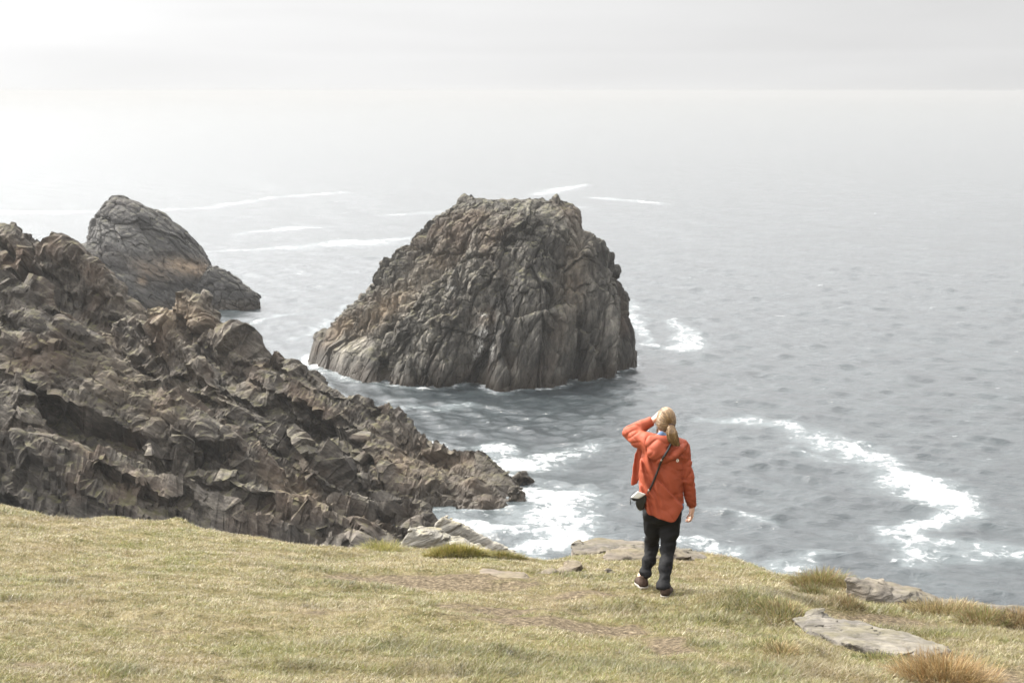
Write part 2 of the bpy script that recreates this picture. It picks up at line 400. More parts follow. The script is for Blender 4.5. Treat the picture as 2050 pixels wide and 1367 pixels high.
def stains(V, spots, ymax=1e9):
    """weight of the weathered patches on a rock, each given where the photograph shows it"""
    d = cp * V[:, 1] - sp * (V[:, 2] - CAM_H); u = PW / 2 + FPX * V[:, 0] / d; w = PH / 2 - FPX * (sp * V[:, 1] + cp * (V[:, 2] - CAM_H)) / d
    s_ = np.zeros(len(V))
    for px, py, rx, ry, a, ang in spots:
        ca, sa = math.cos(R(ang)), math.sin(R(ang)); du, dw = u - px, w - py
        s_ = np.maximum(s_, a * np.exp(-((du * ca + dw * sa) / rx) ** 2 - ((-du * sa + dw * ca) / ry) ** 2))
    return s_ * (V[:, 1] < ymax)
# ------------------------------------------------------------------ headland: ridges of rock running out to sea
RIDGES = [   # points (px, py, distance), slope towards camera, slope away
    ([(-420, 380, 130), (-150, 430, 128), (0, 464, 126), (75, 474, 124), (150, 500, 122), (205, 548, 120), (245, 612, 118.5), (262, 640, 118)], 1.75, 1.3),
    ([(255, 640, 133), (275, 606, 132), (310, 594, 131), (355, 590, 130), (392, 600, 129.5), (402, 640, 129), (436, 684, 126), (475, 692, 124)], 1.5, 1.2),
    ([(475, 692, 124), (500, 712, 123), (546, 702, 121), (590, 728, 120), (625, 746, 118), (700, 786, 116), (760, 806, 114), (805, 834, 112), (880, 874, 109), (950, 898, 107), (1000, 930, 105), (1028, 985, 103.5), (1040, 1005, 103)], 1.25, 1.3),
    ([(700, 850, 109), (760, 885, 107), (850, 930, 105), (940, 955, 103.5), (1005, 985, 102.5)], 1.0, .6),
    ([(262, 630, 113), (300, 632, 112), (345, 665, 110), (377, 708, 108), (433, 750, 106), (500, 805, 104), (560, 866, 101), (640, 933, 98.5), (712, 978, 97), (812, 1022, 94.5), (850, 1044, 92.6)], 1.15, 1.35),
    ([(740, 950, 103.5), (860, 985, 101.5), (950, 1000, 101), (1005, 1008, 100.6)], 1.5, .5),
    ([(-420, 420, 108), (-150, 490, 106), (0, 560, 104), (60, 576, 103), (130, 628, 102), (200, 694, 101), (300, 760, 99.5), (355, 796, 98.5), (415, 836, 97.5), (480, 876, 96.5), (520, 900, 96)], 1.05, 1.2),
    ([(330, 905, 94), (400, 925, 93.5), (470, 938, 93), (540, 965, 92.8), (660, 995, 92.5), (735, 1026, 92.3), (800, 1057, 92)], 1.7, .6),
    ([(-420, 760, 92), (-100, 840, 91), (60, 872, 90.5), (180, 900, 90), (280, 935, 90), (370, 965, 90.3)], 2.2, .45),
]
def ridge_height(x, y):
    P = np.stack([x, y, 0 * x], -1)
    wx = x + 1.5 * fbm(P * .12 + 3, 3) * 1.3 + .5 * fbm(P * .5 + 1, 2); wy = y + 1.5 * fbm(P * .12 + 31, 3) + .5 * fbm(P * .5 + 5, 2)
    wx, wy = .35 * x + .65 * wx, .35 * y + .65 * wy
    h = np.full(x.shape, -30.0)
    for pts, kn, kf in RIDGES:
        W = np.array([at_Y(a, b, d) for a, b, d in pts])
        for i in range(len(W) - 1):
            a, b = W[i], W[i + 1]; v = b[:2] - a[:2]; L2 = v @ v
            t = np.clip(((wx - a[0]) * v[0] + (wy - a[1]) * v[1]) / L2, 0, 1)
            qx = wx - a[0] - t * v[0]; qy = wy - a[1] - t * v[1]; d = np.hypot(qx, qy)
            near = (qy < 0); k = np.where(near, kn, kf)
            val = a[2] + t * (b[2] - a[2]) - k * d
            kk = .7; hh = np.maximum(kk - np.abs(h - val), 0) / kk; h = np.maximum(h, val) + hh * hh * kk * .25
    return h
gx = np.arange(-74, 6.5, .125); gy = np.arange(74, 146, .135)
HX, HY = np.meshgrid(gx, gy, indexing='ij'); HZ = ridge_height(HX, HY)
def terrace(z, step, P): 
    q = z / step + .8 * fbm(P * .25, 3); fl = np.floor(q); fr = q - fl
    return (fl + np.clip((fr - .25) / .5, 0, 1) ** 1.0 - (q - z / step)) * step
PP = np.stack([HX, HY, HZ], -1)
HZ = np.where(HZ > -2, .55 * HZ + .45 * terrace(HZ, 1.9, PP), HZ)
HV = np.stack([HX, HY, np.maximum(HZ, -2.5)], -1).reshape(-1, 3); HF = grid_faces(len(gx), len(gy))
def rock_displace(V, F, A, specs, amp=1.0, keep=None):
    """push the surface out along its normal by stacked blocky noise; A turns and stretches the rock's grain"""
    N = vnormals(V, F); Q = V @ A.T; d = np.zeros(len(V))
    for kind, sc, a, off, *wf in specs:
        q = Q / sc + off
        if wf: a = a * wf[0](V)
        if kind == 's':      # broad tilted slabs
            q = q + .10 * np.stack([perlin(q * .9 + 7), perlin(q * .9 + 19), perlin(q * .9 + 31)], -1)
            v, e = facets(q, .9, .3); d += a * (v - .10 * np.exp(-e * 8))
        elif kind == 'f':
            q = q + .14 * np.stack([perlin(q * .9 + 7), perlin(q * .9 + 19), perlin(q * .9 + 31)], -1)
            v, e = facets(q); d += a * (v - .42 * np.exp(-e * 8))
        elif kind == 'b':      # bulbous lumps
            d += a * (np.abs(perlin(V / sc + off)) * 1.6 + .5 * np.abs(perlin(V / sc * 2.1 + off)) - .62)
        elif kind == 'r': d -= a * ridged(q, 4) * .5
        else: d += a * fbm(q, 4)
    d -= np.median(d)
    if keep is not None: d = d * keep
    return V + N * (d * amp)[:, None]
A_head = np.diag([.24, .8, 1.25]) @ rotm(0, R(-33), R(-12))
keep = np.clip((HV[:, 2] + 2.5) / 1.2, 0, 1) * (.35 + .65 * np.clip((-1.0 - HV[:, 0]) / 6, 0, 1))
act = HV[:, 2] > -2.45
HV2 = rock_displace(HV, HF, A_head, [('n', 6, .9, 3), ('s', 6.0, 2.4, 1), ('s', 2.9, 1.0, 21), ('r', 2.8, .25, 2), ('f', 1.5, .36, 5), ('f', .7, .17, 9), ('f', .36, .09, 13)], 1.0, keep)
am = act[HF].any(1); used = np.unique(HF[am]); remap = np.full(len(HV2), -1); remap[used] = np.arange(len(used))
headland = mesh_np('headland', HV2[used], [remap[HF[am]]], M['head'], False, attrs={'stain': stains(HV2[used], [(345, 620, 75, 38, 1.0, 20), (590, 980, 90, 14, .5, 25), (860, 930, 110, 35, .45, 20), (330, 830, 60, 30, .3, 0), (230, 760, 90, 50, .35, 30)])})
tag(headland, kind='structure')

# ------------------------------------------------------------------ sea stacks
def loft_rock(name, L, Rr, Y, bf, bb, mat, A, specs, nu=900, nv=260, ztop=None, n=2.6, fpow=.8, extra=None, yshift=None, spots=(), guano=(), keepf=None):
    """rock with left and right flanks through the given skyline, bf metres deep towards the camera and bb away at its foot"""
    Lw = np.array([at_Y(a, b, Y) for a, b in L]); Rw = np.array([at_Y(a, b, Y) for a, b in Rr])
    Lw = Lw[np.argsort(Lw[:, 2])]; Rw = Rw[np.argsort(Rw[:, 2])]
    zt = ztop or min(Lw[-1, 2], Rw[-1, 2]); z = np.concatenate([[-2.5], np.linspace(-1.5, zt, nv - 1)])
    xl = np.interp(z, Lw[:, 2], Lw[:, 0]); xr = np.interp(z, Rw[:, 2], Rw[:, 0])
    t = np.clip(z / zt, 0, 1)
    f = bf * (1 - t ** (1 / fpow)) ** fpow + .9; b = bb * (1 - t ** 1.4) ** .8 + .9
    # half of the rings' vertices go to the side seen
    th = np.concatenate([np.linspace(math.pi, 2 * math.pi, int(nu * .64), endpoint=False), np.linspace(0, math.pi, nu - int(nu * .64), endpoint=False)])
    c, s_ = np.cos(th), np.sin(th); ce = np.sign(c) * np.abs(c) ** (2 / n); se = np.sign(s_) * np.abs(s_) ** (2 / n)
    XX = ((xl + xr) / 2)[None] + ((xr - xl) / 2)[None] * ce[:, None]
    YY = Y + np.where(se[:, None] < 0, f[None], b[None]) * se[:, None]
    if yshift is not None: YY = YY + yshift(XX, z[None])
    XX = XX * (1 + .9 * (YY - Y) / Y * (np.abs(ce)[:, None] ** 3))
    V = np.stack([XX, YY, np.broadcast_to(z[None], XX.shape)], -1).reshape(-1, 3); F = grid_faces(nu, nv, True)
    # cap: fan towards the middle with a few rings
    rings = 8; base = len(V); topi = np.arange(nu) * nv + nv - 1; cen = V[topi].mean(0); Vs = [V]; prev = topi; Fs = [F]
    for r in range(1, rings + 1):
        w = r / (rings + .35); q = V[topi] * (1 - w) + cen * w; Vs.append(q); cur = base + np.arange(nu) + (r - 1) * nu
        nx = np.roll(np.arange(nu), -1); Fs.append(np.stack([prev, prev[nx], cur[nx], cur], -1)); prev = cur
    V = np.concatenate(Vs); F = np.concatenate(Fs)
    if extra: V = extra(V)
    kp = np.ones(len(V)); kp[base:] = np.repeat(np.linspace(.8, .25, rings), nu)
    if keepf: kp = kp * keepf(V)
    V = rock_displace(V, F, A, specs, 1.0, kp)
    tri = np.stack([prev[1:-1], prev[2:], np.full(nu - 2, prev[0])], -1)
    o = mesh_np(name, V, [F, tri], mat, False, attrs={'stain': stains(V, spots, Y), 'guano': stains(V, guano, Y)})
    return recentre(o, (float(V[:, 0].mean()), Y, 0)), V
sL = [(606, 760), (622, 722), (634, 680), (672, 664), (700, 638), (742, 588), (792, 533), (832, 488), (862, 453), (902, 428), (932, 400)]
sR = [(1256, 760), (1254, 735), (1254, 680), (1250, 600), (1236, 560), (1222, 528), (1220, 492), (1192, 480), (1168, 450), (1154, 424), (1120, 408), (1090, 398)]
A_st = np.diag([1, 1, .22]) @ rotm(0, R(-10), R(20))
def st_shift(x, z):       # front bulges left of centre, a recess right of centre
    left = np.clip(.5 - x, 0, 30)
    return .34 * left * (.35 + .65 * np.clip(z / 14, 0, 1)) - 1.5 + 2.2 * np.exp(-((x - 6.6) / 1.3) ** 2) * np.clip(1.25 - z / 9, 0, 1) + 1.2 * np.exp(-((x + 2.4) / 1.0) ** 2) * np.clip(1 - z / 4, 0, 1) + 1.6 * np.exp(-((x + 13.4) / .55) ** 2) * np.clip(1.3 - z / 5, 0, 1) - 1.3 * np.exp(-((x - 3.2) / 2.0) ** 2) * np.clip(1.3 - z / 14, 0, 1) + 1.0 * np.exp(-((x - 9.6) / .8) ** 2) * np.clip(1.2 - z / 12, 0, 1)
def leftw(V): return np.clip((1.0 - V[:, 0] + .35 * (V[:, 2] - 9)) / 4, 0, 1) * np.clip(V[:, 2] / 4 - .5, 0, 1)
def rightw(V): return 1 - .75 * leftw(V)
stack, stackV = loft_rock('sea_stack', sL, sR, 158, 13.5, 11, M['stack'], A_st,
    [('n', 7, .9, 2), ('f', 4.8, 1.6, 1, rightw), ('f', 2.3, .8, 4, rightw), ('r', 3.4, .6, 3, rightw), ('f', 1.1, .32, 8), ('f', .5, .13, 11),
     ('b', 2.4, .6, 6, leftw), ('b', 1.0, .25, 9, leftw), ('f', 2.6, .7, 17, leftw), ('f', 1.2, .3, 27, leftw), ('n', 3, .4, 9, leftw)], nu=1150, nv=330, fpow=.6, n=2.25, yshift=st_shift, keepf=lambda V: (1 - .45 * np.clip((V[:, 2] - 14) / 3, 0, 1)) * (1 - .75 * np.clip((-14.2 - V[:, 0]) / .8, 0, 1) * np.clip((4.6 + .25 * (V[:, 0] + 15) - V[:, 2]) / .6, 0, 1)),
    spots=[(770, 620, 80, 22, .9, -38), (690, 650, 40, 14, .8, -40), (1150, 560, 26, 90, .4, 6), (860, 540, 60, 30, .35, -40)], guano=[(962, 690, 5, 26, 1.0, 0), (972, 664, 9, 5, .9, 0), (985, 700, 3, 22, .6, 0), (905, 575, 12, 5, .6, 0), (968, 630, 8, 4, .8, 0), (950, 712, 4, 10, .8, 0)])
tag(stack, 'big grey domed rock stack rising from the sea in the middle of the view', 'sea stack')
fL = [(60, 620), (85, 560), (130, 500), (178, 492), (186, 470), (190, 432), (203, 412), (216, 400), (222, 393)]
fR = [(446, 610), (440, 590), (428, 560), (416, 528), (404, 508), (378, 478), (338, 436), (300, 415), (246, 392)]
far, farV = loft_rock('sea_stack', fL, fR, 205, 10, 9, M['far'], np.diag([.45, 1, .95]) @ rotm(0, R(-36), 0),
    [('n', 8, .3, 2), ('f', 4.6, .5, 21), ('f', 2.0, .32, 24), ('f', .9, .18, 28), ('r', 1.6, .25, 3)], nu=700, nv=220, fpow=.7, spots=[(375, 535, 55, 16, 1.0, 8), (300, 540, 40, 14, .5, 20), (285, 560, 10, 12, .8, 0)])
tag(far, 'small dark pointed rock stack standing in the sea behind the headland', 'sea stack')
reef, reefV = loft_rock('sea_rock', [(380, 612), (395, 580), (405, 550), (416, 536)], [(520, 596), (508, 584), (478, 561), (450, 542), (434, 536)], 199, 2.4, 2, M['far'], np.diag([.6, 1, .9]) @ rotm(0, R(-30), 0),
    [('f', 2.0, .22, 31), ('f', .8, .26, 38), ('r', 1.6, .15, 3)], nu=400, nv=90, fpow=.8)
tag(reef, 'low dark jagged reef tapering into the sea from the right foot of the pointed stack', 'rock')
def skerry(px, py, w, d, h, seed, label):
    p = at_z(px, py); f = SDF((-w, -d, -1), (w, d, h + .5), .09)
    r = RS(seed)
    for k in range(6):
        f.ell((r.uniform(-.6, .6) * w, r.uniform(-.5, .5) * d, 0), (w * .32, d * .4, h * r.uniform(.5, .95)), .2)
    f.disp(lambda P, v: .35 * facets(P / .8 + seed)[0] + .2 * facets(P / .35 + seed)[0])
    o = f.mesh('sea_rock', M['head'], smooth=False); o.location = p; return tag(o, label, 'rock')
skerry(1047, 968, 1.3, .5, .8, 3, 'low dark rock awash in foam off the tip of the headland')
skerry(1034, 1004, .9, .7, 1.2, 5, 'dark sharp boulder against the foot of the headland tip')

# ------------------------------------------------------------------ sea
th = np.concatenate([np.linspace(-78, -24, 60, endpoint=False), np.linspace(-24, 24, 860), np.linspace(24.5, 78, 60)]); th = np.radians(th)
rr = [24.0]
while rr[-1] < 26000:
    d = rr[-1]; rr.append(d + (3 if d < 70 else max(.27, d * .0028) if d < 260 else d * (.0045 if d < 1500 else .012 if d < 5000 else .05)))
rr = np.array(rr); TH, RR = np.meshgrid(th, rr, indexing='ij')
SX, SY = RR * np.sin(TH), RR * np.cos(TH)
SZ = np.zeros_like(SX); DX = np.zeros_like(SX); DY = np.zeros_like(SX)
r = RS(5); step = np.maximum(np.gradient(rr)[None, :], RR * np.gradient(th)[:, None] * .9)
for k in range(64):
    lam = .8 * (11 / .8) ** ((k + r.rand()) / 64); ang = R(-105) + r.normal() * .62       # waves run in from the open sea
    kx, ky = math.cos(ang) * 2 * math.pi / lam, math.sin(ang) * 2 * math.pi / lam
    amp = lam * (.0125 if lam < 2.5 else .0085 if lam < 5 else .0045) * r.uniform(.6, 1.3)
    w = np.clip((lam / step - 2.2) / 2.0, 0, 1)
    grp = .6 + .55 * np.sin(SX * .021 * r.normal() + SY * .024 * r.normal() + r.rand() * 6)
    ph = kx * SX + ky * SY + r.rand() * 6.28; a = amp * w * grp
    SZ += a * np.sin(ph); DX += a * .7 * math.cos(ang) * np.cos(ph); DY += a * .7 * math.sin(ang) * np.cos(ph)
# foam: drift lines, surf round the rocks
foam = np.zeros_like(SX)
nP = np.stack([SX, SY, 0 * SX], -1)
def wob(s, o): return fbm(nP * s + o, 3)
nearm = RR < 420
wx = SX + np.where(nearm, 2.2 * wob(.11, 1) + .8 * wob(.45, 7), 0); wy = SY + np.where(nearm, 2.2 * wob(.11, 5) + .8 * wob(.45, 3), 0)
FOAM = [  # (px, py, half width in m, strength)
    [(1390, 838, .8, .55), (1450, 836, 1.4, .8), (1560, 852, 1.7, .9), (1640, 888, 1.7, .9), (1715, 905, 1.5, .95), (1790, 940, 2.0, 1.1), (1850, 985, 2.7, 1.5), (1900, 1020, 2.2, 1.4), (1925, 1030, 1.4, 1.3), (1880, 1060, 1.8, 1.2), (1830, 1090, 1.8, 1.05), (1780, 1115, 1.5, .9)],
    [(1850, 1095, 1.4, .8), (1950, 1110, 1.5, .85), (2060, 1115, 1.4, .85), (2200, 1120, 1.4, .7)],
    [(1560, 890, 1.0, .5), (1680, 925, 1.2, .6), (1760, 930, 1.0, .6)],
    [(1345, 640, .8, .8), (1385, 660, 1.4, 1.1), (1375, 690, 1.8, 1.2), (1365, 706, 1.0, .9)],
    [(1262, 600, 1.0, .7), (1262, 640, 1.2, .9), (1290, 690, 1.0, .9), (1325, 695, .8, .8)],
    [(1250, 782, 1.6, .5), (1310, 775, 1.3, .5)],
    [(990, 900, 1.4, 1.1), (1050, 935, 2.4, 1.1), (1110, 910, 2.0, .9), (1170, 895, 1.6, .65)],
    [(1040, 985, 2.8, 1.25), (1120, 1000, 3.0, 1.15), (1070, 1040, 2.8, 1.1), (1120, 1080, 2.8, 1.15), (1060, 1100, 2.4, 1.2)],
    [(845, 1038, 1.6, 1.6), (890, 1040, 1.9, 1.4), (960, 1045, 1.8, 1.1), (1010, 1050, 1.8, 1.1)],
    [(735, 1095, 2.0, 1.3), (790, 1080, 1.0, .8)],
    [(830, 815, 1.2, .75), (900, 820, 1.6, .75), (960, 812, 1.2, .5)],
    [(410, 505, 1.0, .8), (520, 500, 1.4, .9), (640, 492, 2.0, 1.0), (715, 486, 3.2, 1.6), (760, 482, 2.0, 1.3), (830, 476, 1.0, .8)],
    [(-60, 425, 3.0, 1.2), (100, 425, 2.5, 1.1), (200, 424, 1.5, .9), (400, 418, 1.5, .9), (560, 395, 1.6, .9), (680, 386, 1.6, .9)],
    [(480, 468, 1.4, .8), (600, 456, 2.0, 1.0), (650, 456, 1.2, .8)],
    [(420, 660, 1.0, .9), (480, 650, 1.0, 1.0), (580, 632, .9, .8)],
    [(440, 590, 1.6, .8), (520, 588, 1.2, .8)], [(600, 680, .8, .6), (690, 612, .8, .7)],
    [(1080, 390, 2.0, 1.0), (1120, 380, 2.6, 1.2), (1170, 370, 1.6, .9)], [(1110, 416, 1.4, 1.0), (1165, 416, 1.2, .9)], [(1180, 396, 2, .8), (1330, 408, 1.6, .9)], [(770, 432, 1.5, .8), (880, 424, 1.5, .8)],
    [(1420, 1025, .8, .5), (1500, 1040, .9, .65), (1560, 1050, .8, .5)], [(1390, 1080, 1.0, .8), (1440, 1090, 1.2, .8), (1490, 1098, .9, .7)],
    [(1540, 1140, 1.2, .9), (1580, 1128, 1.2, .9), (1620, 1110, 1.0, .6)],
]
for line in FOAM:
    W = [at_z(a, b) for a, b, _, _ in line]
    for i in range(len(W) - 1):
        a, b = W[i], W[i + 1]; v = b[:2] - a[:2]
        lo, hi = np.minimum(a, b)[:2] - 14, np.maximum(a, b)[:2] + 14
        m_ = (SX > lo[0]) & (SX < hi[0]) & (SY > lo[1]) & (SY < hi[1])
        px_, py_ = wx[m_], wy[m_]
        t = np.clip(((px_ - a[0]) * v[0] + (py_ - a[1]) * v[1]) / (v @ v), 0, 1)
        d = np.hypot(px_ - a[0] - t * v[0], py_ - a[1] - t * v[1])
        wd = line[i][2] + t * (line[i + 1][2] - line[i][2]); st = line[i][3] + t * (line[i + 1][3] - line[i][3])
        if W[0][1] > 215: wd = wd * 1.7
        foam[m_] = np.maximum(foam[m_], st * (.76 if W[0][1] > 170 else .95) * np.exp(-(d / wd / 1.05) ** 2))
# surf round the headland's foot and the stacks
m_ = (SX > -70) & (SX < 12) & (SY > 72) & (SY < 146)
hh = ridge_height(SX[m_], SY[m_]); foam[m_] = np.maximum(foam[m_], np.exp(-((hh + 1.2) / 1.0) ** 2) * .95)
def surf(V, lo, hi, w, st):
    rv = V[(V[:, 2] > -.5) & (V[:, 2] < .7)][::3, :2]
    m_ = (SX > lo[0]) & (SX < hi[0]) & (SY > lo[1]) & (SY < hi[1]); q = np.stack([SX[m_], SY[m_]], -1)
    if not len(q) or not len(rv): return
    cell = {}
    from mathutils import kdtree
    kd = kdtree.KDTree(len(rv)); [kd.insert((a, b, 0), i) for i, (a, b) in enumerate(rv)]; kd.balance()
    d = np.array([kd.find((a, b, 0))[2] for a, b in q]); foam[m_] = np.maximum(foam[m_], st * np.exp(-(d / w) ** 2))
surf(stackV, (-28, 136), (18, 175), .8, .8); surf(farV, (-75, 190), (-32, 206), 1.4, .95)
m, nt = new_mat('sea_water')
g = nd(nt, 'ShaderNodeNewGeometry'); pos = g.outputs['Position']
fo = nd(nt, 'ShaderNodeAttribute', attribute_name='foam').outputs['Fac']
f1 = noise(nt, mapping(nt, pos, (1, 1, .3)), .9, 8, .68, .8); f2 = noise(nt, pos, .22, 4, .6)
lace = nd(nt, 'ShaderNodeTexVoronoi', {'Vector': nd(nt, 'ShaderNodeVectorMath', {0: pos, 1: nd(nt, 'ShaderNodeTexNoise', {'Vector': pos, 'Scale': .8, 'Detail': 3}).outputs[1]}, operation='ADD').outputs[0], 'Scale': .7}, feature='DISTANCE_TO_EDGE').outputs[0]
lc = maprange(nt, lace, 0, .22, .12, -.08)
f3 = noise(nt, mapping(nt, pos, (.55, 1, 1), (0, 0, R(-15))), 2.6, 6, .7, .6)
fm = math_(nt, 'ADD', math_(nt, 'ADD', math_(nt, 'MULTIPLY', fo, .76), lc), math_(nt, 'MULTIPLY', math_(nt, 'SUBTRACT', f1, .5), 1.9))
fm = math_(nt, 'ADD', fm, math_(nt, 'MULTIPLY', math_(nt, 'SUBTRACT', f3, .5), 1.7))
f4 = noise(nt, mapping(nt, pos, (.5, 1, 1)), .085, 4, .6)
fm = math_(nt, 'ADD', fm, math_(nt, 'MULTIPLY', math_(nt, 'SUBTRACT', math_(nt, 'ADD', f4, f2), 1.0), 1.1))
fm = maprange(nt, fm, .45, 1.25, 0, .9, True)
fm = math_(nt, 'MULTIPLY', fm, maprange(nt, fo, .14, .5))
# scattered small whitecaps and specks
sp_ = maprange(nt, math_(nt, 'ADD', noise(nt, mapping(nt, pos, (.5, 1, 1)), .55, 7, .7, .5), math_(nt, 'MULTIPLY', f2, .25)), .80, .86, 0, .55)
fm = math_(nt, 'MAXIMUM', fm, sp_)
wcol = mix(nt, maprange(nt, f2, .35, .7), (.017, .022, .025), (.030, .038, .041))
wcol = mix(nt, math_(nt, 'MULTIPLY', maprange(nt, fo, .05, .6), .55), wcol, (.115, .135, .14))
bh = math_(nt, 'ADD', math_(nt, 'MULTIPLY', noise(nt, mapping(nt, pos, (.6, 1, 1), (0, 0, R(-12))), 1.1, 6, .66, .5), 1.0), math_(nt, 'MULTIPLY', noise(nt, mapping(nt, pos, (.75, 1, 1), (0, 0, R(20))), 3.2, 4, .65), .42))
bp = nd(nt, 'ShaderNodeBump', {'Height': bh, 'Strength': .7, 'Distance': .24})
water = nd(nt, 'ShaderNodeBsdfPrincipled', {'Base Color': wcol, 'Roughness': .15, 'IOR': 1.45, 'Normal': bp.outputs[0]})
fcol = mix(nt, maprange(nt, f1, .35, .65), (.46, .475, .48), (.64, .65, .65))
fb = nd(nt, 'ShaderNodeBsdfPrincipled', {'Base Color': fcol, 'Roughness': .9, 'Specular IOR Level': .2, 'Normal': nd(nt, 'ShaderNodeBump', {'Height': f1, 'Strength': .6, 'Distance': .3}).outputs[0]})
finish(nt, nd(nt, 'ShaderNodeMixShader', {0: fm, 1: water, 2: fb}))
SZ2 = SZ + np.clip(foam, 0, 1.2) * .12
sea = mesh_np('sea', np.stack([SX + DX, SY + DY, SZ2], -1).reshape(-1, 3), [grid_faces(len(th), len(rr))[:, ::-1]], m, True, attrs={'foam': foam.ravel()})
tag(sea, kind='structure')

# ------------------------------------------------------------------ outcrops in the turf
def hull_planes(P):
    bm = bmesh.new(); [bm.verts.new(p) for p in P]; r = bmesh.ops.convex_hull(bm, input=bm.verts)
    bm.normal_update(); c = np.mean(P, 0); out = []
    for f in bm.faces:
        n = np.array(f.normal); d = n @ np.array(f.verts[0].co)
        if n @ c - d > 0: n, d = -n, -d
        out.append((n, d))
    bm.free(); return out
def hull_rock(name, P, h, label, cat='rock', strata=(0, .1, .2), thin=.05, amp=1.0, mat=None, rnd=.02, group=None, seed=0):
    P = np.asarray(P, float); c = P.mean(0); lo = P.min(0) - .08; hi = P.max(0) + .08
    s = SDF(lo, hi, h); G = np.stack(np.meshgrid(*s.ax, indexing='ij'), -1); f = np.full(G.shape[:3], -9.0)
    for n, d in hull_planes(P):
        v = G @ n - d; kk = np.maximum(rnd - np.abs(f - v), 0) / max(rnd, 1e-6); f = np.maximum(f, v) + kk * kk * rnd * .25
    s.f = f.astype(np.float32); A = rotm(*strata)
    def dd(Q, v):
        q = (Q - c) @ A.T
        l1 = facets(np.stack([q[:, 0] / .8, q[:, 1] / .6, q[:, 2] / thin], -1) + seed)[0]
        l2, e = facets(np.stack([q[:, 0] / .4, q[:, 1] / .3, q[:, 2] / (thin * .8)], -1) + seed + 9)
        return amp * (.022 * l1 + .012 * l2 + .012 * fbm(q * 4 + seed, 3) + .012 * np.exp(-e * 9))
    s.disp(dd)
    o = s.mesh(name, mat or M['near'], smooth=False)
    b = (float(c[0]), float(c[1]), float(P[:, 2].min())); recentre(o, b)
    return tag(o, label, cat, group)
ROCKPOLY = []
def pts(lst): return [at_Y(a, b, y) for a, b, y in lst]
def slab(outline, yb, label, sink=.25, h=.022, block=True, flat=None, **k):
    block = block and max(a for a, _ in outline) - min(a for a, _ in outline) > 60
    """outcrop whose seen outline is given in pixels; depth runs from the turf at its lower edge back by yb metres"""
    py = [b for _, b in outline]; lo, hi = max(py), min(py); P = []
    for a, b in outline:
        g = ground_hit(a, b if flat else lo); Y = g.y if flat else g.y + yb * (lo - b) / max(lo - hi, 1)
        q = at_Y(a, b, Y)
        if flat: q[2] = g.z + flat
        P.append(q)
    P = np.array(P); Pd = P.copy(); Pd[:, 2] = np.minimum(P[:, 2] - sink, P[:, 2].min() + .02)
    if block: ROCKPOLY.append(P[:, :2])
    return hull_rock('outcrop', np.concatenate([P, Pd]), h, label, **k)
hull_rock('outcrop', np.concatenate([pts([(872, 1040, 16.9), (886, 1032, 16.95), (905, 1038, 17.2), (1066, 1121, 16.8), (1040, 1116, 17.3)]), pts([(850, 1130, 16.7), (860, 1130, 17.5), (1060, 1128, 16.8), (1030, 1128, 17.4)])]), .02,
    'taller back slab of the tilted grey pair at the cliff top, touched with orange lichen', strata=(R(15), R(27), 0), thin=.09, amp=1.1, seed=2, mat=M['pale_slab'])
hull_rock('outcrop', np.concatenate([pts([(815, 1055, 16.3), (838, 1048, 16.6), (868, 1056, 16.8), (975, 1092, 16.6), (1000, 1112, 16.3)]), pts([(786, 1124, 16.2), (800, 1126, 16.7), (1020, 1130, 16.2), (1000, 1130, 16.7)])]), .02,
    'pale blunt slab tilted on edge with turf heaped against its front', strata=(R(15), R(22), 0), thin=.09, amp=1.1, seed=5, mat=M['pale_slab'])
slab([(1142, 1092), (1150, 1080), (1200, 1077), (1290, 1080), (1300, 1102), (1230, 1106), (1150, 1106)], .9, 'long flat-topped ledge at the cliff edge left of the walker', seed=11, thin=.07)
slab([(1204, 1120), (1218, 1100), (1248, 1091), (1292, 1096), (1330, 1118)], .5, 'rounded boulder sunk in turf in front of the flat ledge', seed=13, thin=.12)
slab([(1335, 1100), (1350, 1096), (1395, 1101), (1424, 1114), (1400, 1122), (1340, 1118)], .6, 'low cracked ledge at the cliff edge right of the walker', seed=17, thin=.06)
slab([(954, 1146), (968, 1136), (1010, 1136), (1052, 1142), (1066, 1152), (1040, 1158), (985, 1158)], .55, 'low pale stone showing through the turf in front of the tilted slabs', seed=19, thin=.05, sink=.2)
slab([(1072, 1146), (1100, 1134), (1132, 1121), (1156, 1120), (1164, 1130), (1150, 1138), (1100, 1150)], .4, 'wedge-shaped stone with a dark broken end rising from the turf', seed=23, thin=.05, sink=.2)
slab([(1208, 1140), (1218, 1134), (1228, 1137), (1244, 1146), (1225, 1149)], .12, 'small stone in the turf left of the walker\'s feet', seed=29, thin=.05, sink=.12, h=.014, amp=.6)
slab([(1690, 1150), (1760, 1158), (1830, 1176), (1892, 1196), (1895, 1208), (1830, 1212), (1770, 1204), (1735, 1186)], .9, 'long grey ledge sloping down at the cliff edge beside the big tussock', seed=31, thin=.05)
slab([(1885, 1200), (1960, 1206), (2070, 1216), (2080, 1236), (1980, 1230), (1900, 1216)], .6, 'flat grey ledge at the cliff edge by the far right tussocks', seed=37, thin=.05)
slab([(1606, 1238), (1616, 1216), (1650, 1212), (1664, 1240), (1640, 1250)], .22, 'small upright stone block at the head of the bare sloping outcrop', seed=41, thin=.04, h=.014, amp=.7)
slab([(1588, 1250), (1640, 1238), (1700, 1250), (1800, 1276), (1910, 1306), (1890, 1322), (1800, 1318), (1690, 1296), (1620, 1272)], 1, 'bare grey outcrop sloping down through the turf below its small stone block', flat=.045, sink=.3, h=.018, seed=43, thin=.035, amp=.9)
